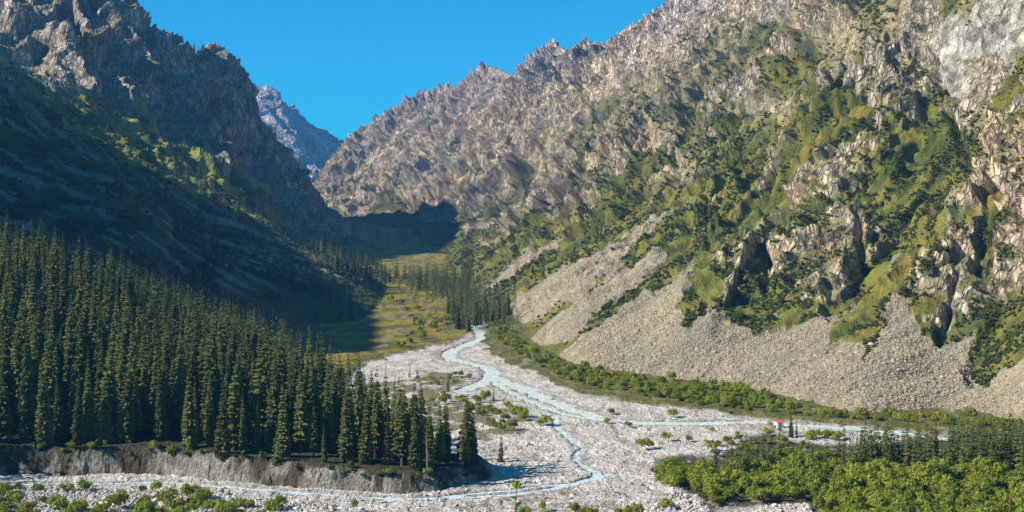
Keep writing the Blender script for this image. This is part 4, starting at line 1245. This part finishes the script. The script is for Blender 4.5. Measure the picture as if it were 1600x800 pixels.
BZ = {'thicket': ('willow bush', 'lower right thicket', 'willow thicket at lower right', [(1130, 'left tip'), (1230, 'left part'), (1330, 'centre left'), (1430, 'centre right'), (1530, 'right part'), (1700, 'right edge')]),
 'gravel bar bushes': ('green willow', 'gravel above the thicket', 'bushes on the gravel before the thicket', [(9999, '')]),
 'by the hut': ('dark bush', 'clump right of the hut', 'bushes right of the hut', [(9999, '')]),
 'island bushes': ('olive bush', 'grassy island by the river', 'bushes on the grassy island', [(9999, '')]),
 'riverside strip': ('green bush', 'strip below the scree', 'bushes below the scree', [(900, 'far end'), (1050, 'far middle'), (1200, 'middle'), (1350, 'near middle'), (1700, 'right end')]),
 'near corner': ('bright willow', 'near left corner', 'willows in the near left corner', [(130, 'far left'), (280, 'centre'), (700, 'right')]),
 'bank edge': ('dark bush', 'edge of the forest bank', 'bushes on the bank edge', [(200, 'left'), (400, 'centre'), (900, 'right')]),
 'near edge': ('low bush', 'bottom edge before the gravel', 'bushes at the bottom edge', [(9999, '')]),
 'meadow bushes': ('dark bush', 'yellow meadow', 'bushes on the meadow', [(9999, '')])}
for z, (w1, w2, g, secs) in BZ.items():
    it = [(i, bush[i]) for i in bi if not bush[i].label and bush[i].zone == z]
    def bb(p):
        y = to_px(p.X, p.Y, p.Z)[1]
        if z != 'thicket': return ''
        return 'back row' if y < 748 else 'upper row' if y < 762 else 'middle row' if y < 778 else 'lower row' if y < 792 else 'bottom row'
    for i, (t, b_, sec, sz_) in number_by_place(it, z, bb, secs).items():
        bush_lab[i] = (' '.join(('%s %s, %s in %s%s%s' % (sz_, w1, t, (b_ + ' of ') if b_ else '', w2, (', ' + sec) if sec else '')).split()), g)

rr = np.random.RandomState(77)
def place(o, X, Y, Z, rz, s): o.location = (X, Y, Z); o.rotation_euler = (0, 0, rz); o.scale = s
for i in ti:
    p = trees[i]
    if p.label: lab, grp = p.label, None
    else: lab, grp = tree_lab[i]
    e = bpy.data.objects.new('spruce', None)
    link(e, label=lab, category='spruce', group=grp)
    if p.kind in ('spruce', 'far'): v = rr.randint(NV); cm, tm, h0 = crowns[v], trunks[v], 25.0
    elif p.kind == 'slim': v = rr.randint(4); cm, tm, h0 = slim[v], slim_t, 16.0
    else: v = rr.randint(3); cm, tm, h0 = young[v], slim_t, 12.0
    sc_z = p.H / h0; w = p.W * sc_z
    place(e, p.X, p.Y, p.Z - 0.3, rr.uniform(0, 6.28), (w, w, sc_z)); e.rotation_euler = (rr.normal() * 0.02, rr.normal() * 0.02, e.rotation_euler.z)
    link(bpy.data.objects.new('crown', cm), e)
    t = link(bpy.data.objects.new('trunk', tm), e)
    if h0 == 12.0: t.scale = (.8, .8, 0.75)
for i in bi:
    p = bush[i]
    if p.label: lab, grp = p.label, None
    else: lab, grp = bush_lab[i]
    o = bpy.data.objects.new('willow_bush', bushes[rr.randint(4)] if p.zone != 'bank edge' else shrubs[rr.randint(3)])
    link(o, label=lab, category='bush', group=grp)
    place(o, p.X, p.Y, p.Z + 0.1, rr.uniform(0, 6.28), (p.W, p.W, p.H))
rest = [trees[i] for i in range(len(trees)) if i not in ts]
def arr(ps): return np.array([(p.X, p.Y, p.Z - 0.2) for p in ps])
print('trees', len(trees), 'individual', len(ti), 'bushes', len(bush), len(bi))
# all other spruces, one object
scl = np.array([(p.W * p.H / 20, p.W * p.H / 20, p.H / 20) for p in rest])
scatter('spruce_forest', lowpoly, arr(rest), rr.uniform(0, 6.28, len(rest)), scl, label='remaining dark spruces deep in the forest and far up the valley', category='spruces')
restb = [bush[i] for i in range(len(bush)) if i not in bs]
scatter('bush_thicket', bushes, arr(restb) + (0, 0, .3), rr.uniform(0, 6.28, len(restb)), np.array([(p.W, p.W, p.H) for p in restb]), label='undergrowth of willow bushes along the river and behind the thicket', category='bushes')
print('placed %.1f' % (time.time() - T0))

# ================================================================== shrubs on the slopes, stones on the scree and the gravel
def pick(V, w, n, seed, dmin=0):
    r = np.random.RandomState(seed); w = np.clip(w, 0, None); w = w / w.sum()
    idx = r.choice(len(V), n, replace=False, p=w)
    return idx
o, V, F, at = RM
r = np.random.RandomState(5)
vy = V[:, 1]; px, py = to_px(V[:, 0], np.maximum(vy, 1), V[:, 2])
infr = (px > -20) & (px < 1640) & (py > -30) & (py < 820)
pq = wall_coords(V[:, 0], V[:, 1])
cl = smooth(-0.1, 0.35, fbm(V[:, 0] / 14, V[:, 1] / 14, 3, 601) + 0.9 * fbm(pq[0] / 20, pq[1] / 130, 3, 602))
w = smooth(.35, .8, at['veg']) * infr * cl * (vy / 700) ** 0.2 * (V[:, 2] > floor_z(0, vy) + 6) * smooth(2600, 1500, vy)
idx = pick(V, w, 19000, 1)
sz = r.uniform(0.45, 1.15, len(idx)) * (0.75 + 0.55 * smooth(600, 1500, vy[idx]))
scatter('slope_shrubs', shrubs, V[idx] - (0, 0, .2), r.uniform(0, 6.28, len(idx)), sz, label='dark green shrubs covering the ledges of the right mountain', category='shrubs')
w = at['scree'] * infr * smooth(1500, 800, vy) * (V[:, 2] < 130)
idx = pick(V, w, 22000, 2)
sz = (0.45 + r.gamma(1.6, 0.30, len(idx))) * (0.8 + 0.5 * smooth(60, 8, V[idx, 2])) * smooth(350, 900, vy[idx] + 300)
scatter('scree_stones', screes, V[idx], r.uniform(0, 6.28, len(idx)), np.clip(sz * .6, .25, 2.2), tilt=r.uniform(-.5, .5, (len(idx), 2)), label='loose broken stones of the scree fans', category='stones')
o, V, F, at = LM
vy = V[:, 1]; px, py = to_px(V[:, 0], np.maximum(vy, 1), V[:, 2])
cl = smooth(-0.1, 0.4, fbm(V[:, 0] / 35, V[:, 1] / 35, 3, 611))
w = smooth(.4, .8, at['veg']) * (px > -20) * (py > -20) * cl * smooth(2100, 1500, vy) * (V[:, 2] > 15)
idx = pick(V, w, 3500, 3)
sz = r.uniform(0.8, 2.0, len(idx))
scatter('left_slope_shrubs', shrubs, V[idx], r.uniform(0, 6.28, len(idx)), sz, label='shrubs dotted over the left mountain', category='shrubs')
# stones of the gravel plain
r = np.random.RandomState(9)
n = 60000
yy = 800 - 240 * r.uniform(0, 1, n) ** 1.6 + 25; xx = r.uniform(-20, 1620, n)
Yv = -CAM_Z / ray(xx, yy)[1]; Xv = ray(xx, 330)[0] * Yv
ok = in_poly(xx, yy, GRAVEL) & ~in_poly(xx, yy, THICKET)
_, sd = terrace_h(Xv, Yv); ok &= sd < 2
ok &= (river_d(Xv, Yv) > 0.7) | (r.rand(n) < 0.30 * (Yv < 410))
pile = soft_poly(xx, yy, [(-40,764),(130,762),(260,772),(420,782),(520,790),(520,830),(-40,830)], 5) + soft_poly(xx, yy, [(1060,765),(1110,790),(1120,830),(1010,830),(1000,800),(1040,780)], 5) + soft_poly(xx, yy, [(1190,792),(1290,786),(1290,830),(1190,830)], 3)
pile = np.clip(pile, 0, 1)
ok &= r.rand(n) < (0.08 + 0.5 * smooth(-0.1, 0.4, fbm(Xv / 9, Yv / 14, 3, 612))) + 0.7 * pile
Xv, Yv, pile = Xv[ok], Yv[ok], pile[ok]
sz = 0.12 + r.gamma(1.2, 0.12, len(Xv)) + (r.rand(len(Xv)) < 0.02) * r.uniform(0.5, 1.4, len(Xv)) + pile * r.uniform(0.2, 0.9, len(Xv))
scatter('gravel_stones', stones, np.stack([Xv, Yv, 0.15 + sz * 0.15 + pile * .3], -1), r.uniform(0, 6.28, len(Xv)), sz, tilt=r.uniform(-.6, .6, (len(Xv), 2)), label='grey river stones strewn over the gravel plain', category='stones')
print('stones', len(Xv), '%.1f' % (time.time() - T0))
# ================================================================== hut, dead trees, boulders, plants at the viewpoint
import bmesh
def box_mesh(name, x0, x1, y0, y1, z0, z1, mat, bev=0.03):
    bm = bmesh.new(); bmesh.ops.create_cube(bm, size=1)
    for v in bm.verts: v.co = ((x0 + x1) / 2 + v.co.x * (x1 - x0), (y0 + y1) / 2 + v.co.y * (y1 - y0), (z0 + z1) / 2 + v.co.z * (z1 - z0))
    if bev: bmesh.ops.bevel(bm, geom=bm.edges[:], offset=bev, segments=1, affect='EDGES')
    me = bpy.data.meshes.new(name); bm.to_mesh(me); bm.free(); me.materials.append(mat); return me
def plain(name, c, r=0.7):
    k = NT(name); return k.out(k.mix(k.noise(3.0, 3), c, tuple(q * 0.8 for q in c)), r)
M_white, M_red, M_door, M_teal = plain('white_paint', (0.78, 0.77, 0.74)), plain('orange_roof_sheet', (0.62, 0.13, 0.05), 0.5), plain('door_wood', (0.20, 0.15, 0.10)), plain('teal_paint', (0.10, 0.42, 0.38))
hx, hy, hz = spot(1217, 668)
hut = link(bpy.data.objects.new('hut', None), label='tiny white hut with an orange-red roof on the river bank', category='hut')
hut.location = (hx, hy, hz - 0.1); hut.rotation_euler = (0, 0, R(12))
link(bpy.data.objects.new('wall', box_mesh('wall', -1.25, 1.25, -1.2, 1.2, 0, 2.3, M_white)), hut)
V = [(-1.45, -1.4, 2.3), (1.45, -1.4, 2.3), (1.45, 1.4, 2.3), (-1.45, 1.4, 2.3), (-1.45, 0, 3.05), (1.45, 0, 3.05)]
bm = bmesh.new(); vs = [bm.verts.new(v) for v in V]
for f in ((0, 1, 5, 4), (2, 3, 4, 5), (0, 4, 3), (1, 2, 5), (3, 2, 1, 0)): bm.faces.new([vs[q] for q in f])
me = bpy.data.meshes.new('roof'); bm.to_mesh(me); bm.free(); me.materials.append(M_red)
link(bpy.data.objects.new('roof', me), hut)
dr = link(bpy.data.objects.new('door', box_mesh('door', -0.4, 0.4, -1.25, -1.19, 0.05, 1.9, M_door, 0.01)), hut)
link(bpy.data.objects.new('handle', box_mesh('handle', 0.25, 0.32, -1.29, -1.24, 0.95, 1.05, M_teal, 0)), dr)

def dead_tree(x, y, hp, label, lean, seed, hfun=None, H=None):
    if hfun: X, Y, Z = spot_on(hfun, x, y, 350, 520)
    else: X, Y, Z = spot(x, y)
    H = H or hp / FPX * Y; r_ = np.random.RandomState(seed)
    e = link(bpy.data.objects.new('dead_spruce', None), label=label, category='dead tree')
    e.location = (X, Y, Z - .2); e.rotation_euler = (0, lean, 0)
    link(bpy.data.objects.new('trunk', trunk_mesh('dead_trunk', H, 0.26, M_dead, 0.3, 6, 8, seed)), e)
    V = []; F = []
    for i in range(46):
        t = r_.uniform(0.15, 0.97); a = r_.uniform(0, 6.28); L = (1 - t) * 2.2 + 0.5; z = t * H; w = 0.05; i0 = len(V)
        ca, sa = math.cos(a), math.sin(a); dz = r_.uniform(-.5, .1) * L
        V += [(0.1 * ca, 0.1 * sa, z - w), (0.1 * ca - w * sa, 0.1 * sa + w * ca, z + w), (0.1 * ca + w * sa, 0.1 * sa - w * ca, z + w), (L * ca, L * sa, z + dz)]
        F += [(i0, i0 + 1, i0 + 3), (i0 + 1, i0 + 2, i0 + 3), (i0 + 2, i0, i0 + 3)]
    link(bpy.data.objects.new('branches', mesh_np('dead_branches', V, F, [M_dead], dict(tone=np.zeros(len(V))))), e)
tf = lambda a, b: terrace_h(a, b)[0]
dead_tree(668, 738, 82, 'pale bare dead spruce among the dark trees near the forest right end', R(-2), 1, tf)
dead_tree(659, 690, 60, 'broken grey trunk leaning against the trees near the forest right end', R(24), 2, tf, 11)
dead_tree(1365, 722, 58, 'grey dead spruce in the slim row at lower right, left one', 0, 3)
dead_tree(1438, 722, 48, 'grey dead spruce in the slim row at lower right, right one', R(2), 4)
dead_tree(785, 628, 20, 'short leaning snag beside the lone spruce on the river gravel', R(28), 5)

# boulders big enough to tell apart
big = [stone_mesh('boulder_rock', 700 + i, M_stone, 3) for i in range(4)]
rb = np.random.RandomState(11)
spots_b = [(288,762,3.0,'largest pale boulder at the foot of the bank left of centre'), (262,771,2.6,'flat light boulder just below the left rapids'), (240,776,2.0,'rounded boulder behind the near left willows'),
 (70,790,2.6,'long pale boulder in the near left rock pile'), (437,745,3.2,'pinkish slab fallen at the foot of the bank'), (345,768,2.4,'grey boulder at the water edge below the bank corner'),
 (355,772,2.0,'whitish boulder beside the grey one at the water edge'), (600,768,2.2,'grey boulder under the forest bank right of centre'), (640,764,2.6,'pale boulder under the right part of the forest bank'),
 (700,760,2.2,'boulder at the right end of the forest bank by the dark water'), (1070,785,1.9,'larger stone on top of the rock pile below the willows'), (1052,792,1.7,'stone low in the rock pile below the willows'),
 (1088,776,1.6,'stone at the upper edge of the rock pile touching the willows'), (824,694,2.0,'dark boulder on the gravel below the grassy island'), (1360,541,3.4,'big block alone on the scree below the right cliffs')]
for x, y, s_, lab in spots_b:
    if 'scree' in lab: X, Y, Z = spot_on(right_h, x, y, 400, 1200)
    else: X, Y, Z = spot(x, y)
    o = link(bpy.data.objects.new('boulder', big[rb.randint(4)]), label=lab, category='boulder')
    o.location = (X, Y, Z + s_ * .2); o.rotation_euler = (rb.uniform(-.3, .3), rb.uniform(-.3, .3), rb.uniform(0, 6)); o.scale = (s_, s_ * .8, s_ * .75)

# the ledge the photographer stands on, and two shoots growing at its rim
def build_ledge():
    xs = np.linspace(-26, 26, 60); ys = np.concatenate([np.linspace(-12, 9, 40), np.linspace(9.5, 60, 30)])
    X, Y = np.meshgrid(xs, ys, indexing='ij')
    Z = 78.2 - 0.04 * np.abs(X) - np.where(Y > 7.2, (Y - 7.2) * 0.85, 0) - np.maximum(Y, 0) * 0.06 + fbm(X / 3, Y / 3, 3, 801) * 0.10
    V = np.stack([X, Y, Z], -1).reshape(-1, 3)
    col = blend(rgb((0.10, 0.10, 0.03)), rgb((0.25, 0.21, 0.16)), smooth(0, .3, fbm(X / 2, Y / 2, 3, 802)))
    at = dict(ground=np.concatenate([col, np.ones(X.shape + (1,))], -1).reshape(-1, 4), rock=np.zeros(X.size), scree=np.zeros(X.size))
    link(bpy.data.objects.new('viewpoint_ledge', mesh_np('viewpoint_ledge', V, grid_faces(*X.shape), [M_near], at)), kind='structure')
build_ledge()
M_sleaf = foliage_material('shoot_leaf', (0.16, 0.26, 0.02), (0.34, 0.46, 0.04), trans=0.45)
M_stem = plain('red_stem', (0.30, 0.09, 0.06)); M_tip = plain('reddish_tip_leaf', (0.40, 0.14, 0.08))
def shoot(x, y_top, Yd, label, leaves, drift):
    u, v = ray(x, y_top); X = u * Yd; ztop = CAM_Z + v * Yd; z0 = 78.2 - 0.06 * Yd - 0.04 * abs(X) - .05
    e = link(bpy.data.objects.new('willow_shoot', None), label=label, category='shoot'); e.location = (X + drift, Yd, z0)
    Hh = ztop - z0; n = 14; V = []; F = []
    def axis(t): return np.array([-drift * t + 0.012 * math.sin(t * 9), 0.01 * math.sin(t * 7), Hh * t])
    for j in range(n + 1):
        c = axis(j / n); r_ = 0.0065 * (1 - 0.7 * j / n)
        for i in range(6): V.append((c[0] + r_ * math.cos(i * 1.047), c[1] + r_ * math.sin(i * 1.047), c[2]))
    for j in range(n):
        for i in range(6): F.append((j * 6 + i, j * 6 + (i + 1) % 6, (j + 1) * 6 + (i + 1) % 6, (j + 1) * 6 + i))
    link(bpy.data.objects.new('stem', mesh_np('stem', V, F, [M_stem], dict(tone=np.zeros(len(V))), True)), e)
    for k_, (t, side, L, up, red) in enumerate(leaves):
        c = axis(t); V = []; F = []; m_ = 7
        d = np.array([side, 0.25 * (-1) ** k_, up]); d /= np.linalg.norm(d); w0 = np.cross(d, (0.2, 1, 0.3)); w0 /= np.linalg.norm(w0)
        for j in range(m_ + 1):
            q = j / m_; wd = L * 0.19 * math.sin(math.pi * min(1, q * 0.95 + 0.05)) ** 0.8
            p_ = c + d * L * q + np.array([0, 0, -0.18 * L * q * q]); nrm = np.cross(d, w0)
            V += [tuple(p_ - w0 * wd + nrm * wd * .35), tuple(p_), tuple(p_ + w0 * wd + nrm * wd * .35)]
        for j in range(m_):
            a_ = j * 3; F += [(a_, a_ + 1, a_ + 4, a_ + 3), (a_ + 1, a_ + 2, a_ + 5, a_ + 4)]
        link(bpy.data.objects.new('leaf', mesh_np('leaf', V, F, [M_tip if red else M_sleaf], dict(tone=np.full(len(V), 0.2 + 0.1 * (k_ % 6))), True)), e)
shoot(805, 764, 6.0, 'green-leaved shoot with a reddish stem close to the lens at bottom centre', [(1.0, -.5, .05, .9, False), (1.0, .3, .055, 1.2, False), (1.0, .6, .04, .7, False), (.955, -.9, .035, .3, False), (.90, .6, .05, .8, False), (.86, -.8, .04, -.1, False), (.82, .7, .045, .6, False), (.70, -.7, .06, .4, False), (.6, .8, .06, .3, False)], -0.10)
shoot(1577, 764, 6.4, 'thin shoot with a red tip close to the lens at lower right', [(1.0, .15, .035, 1.2, True), (.97, -.7, .05, 1.0, False), (.90, .7, .06, .1, False), (.86, -.6, .07, 1.0, False), (.76, -.3, .07, 1.3, False), (.62, .7, .06, .4, False)], -0.06)
print('details %.1f' % (time.time() - T0))
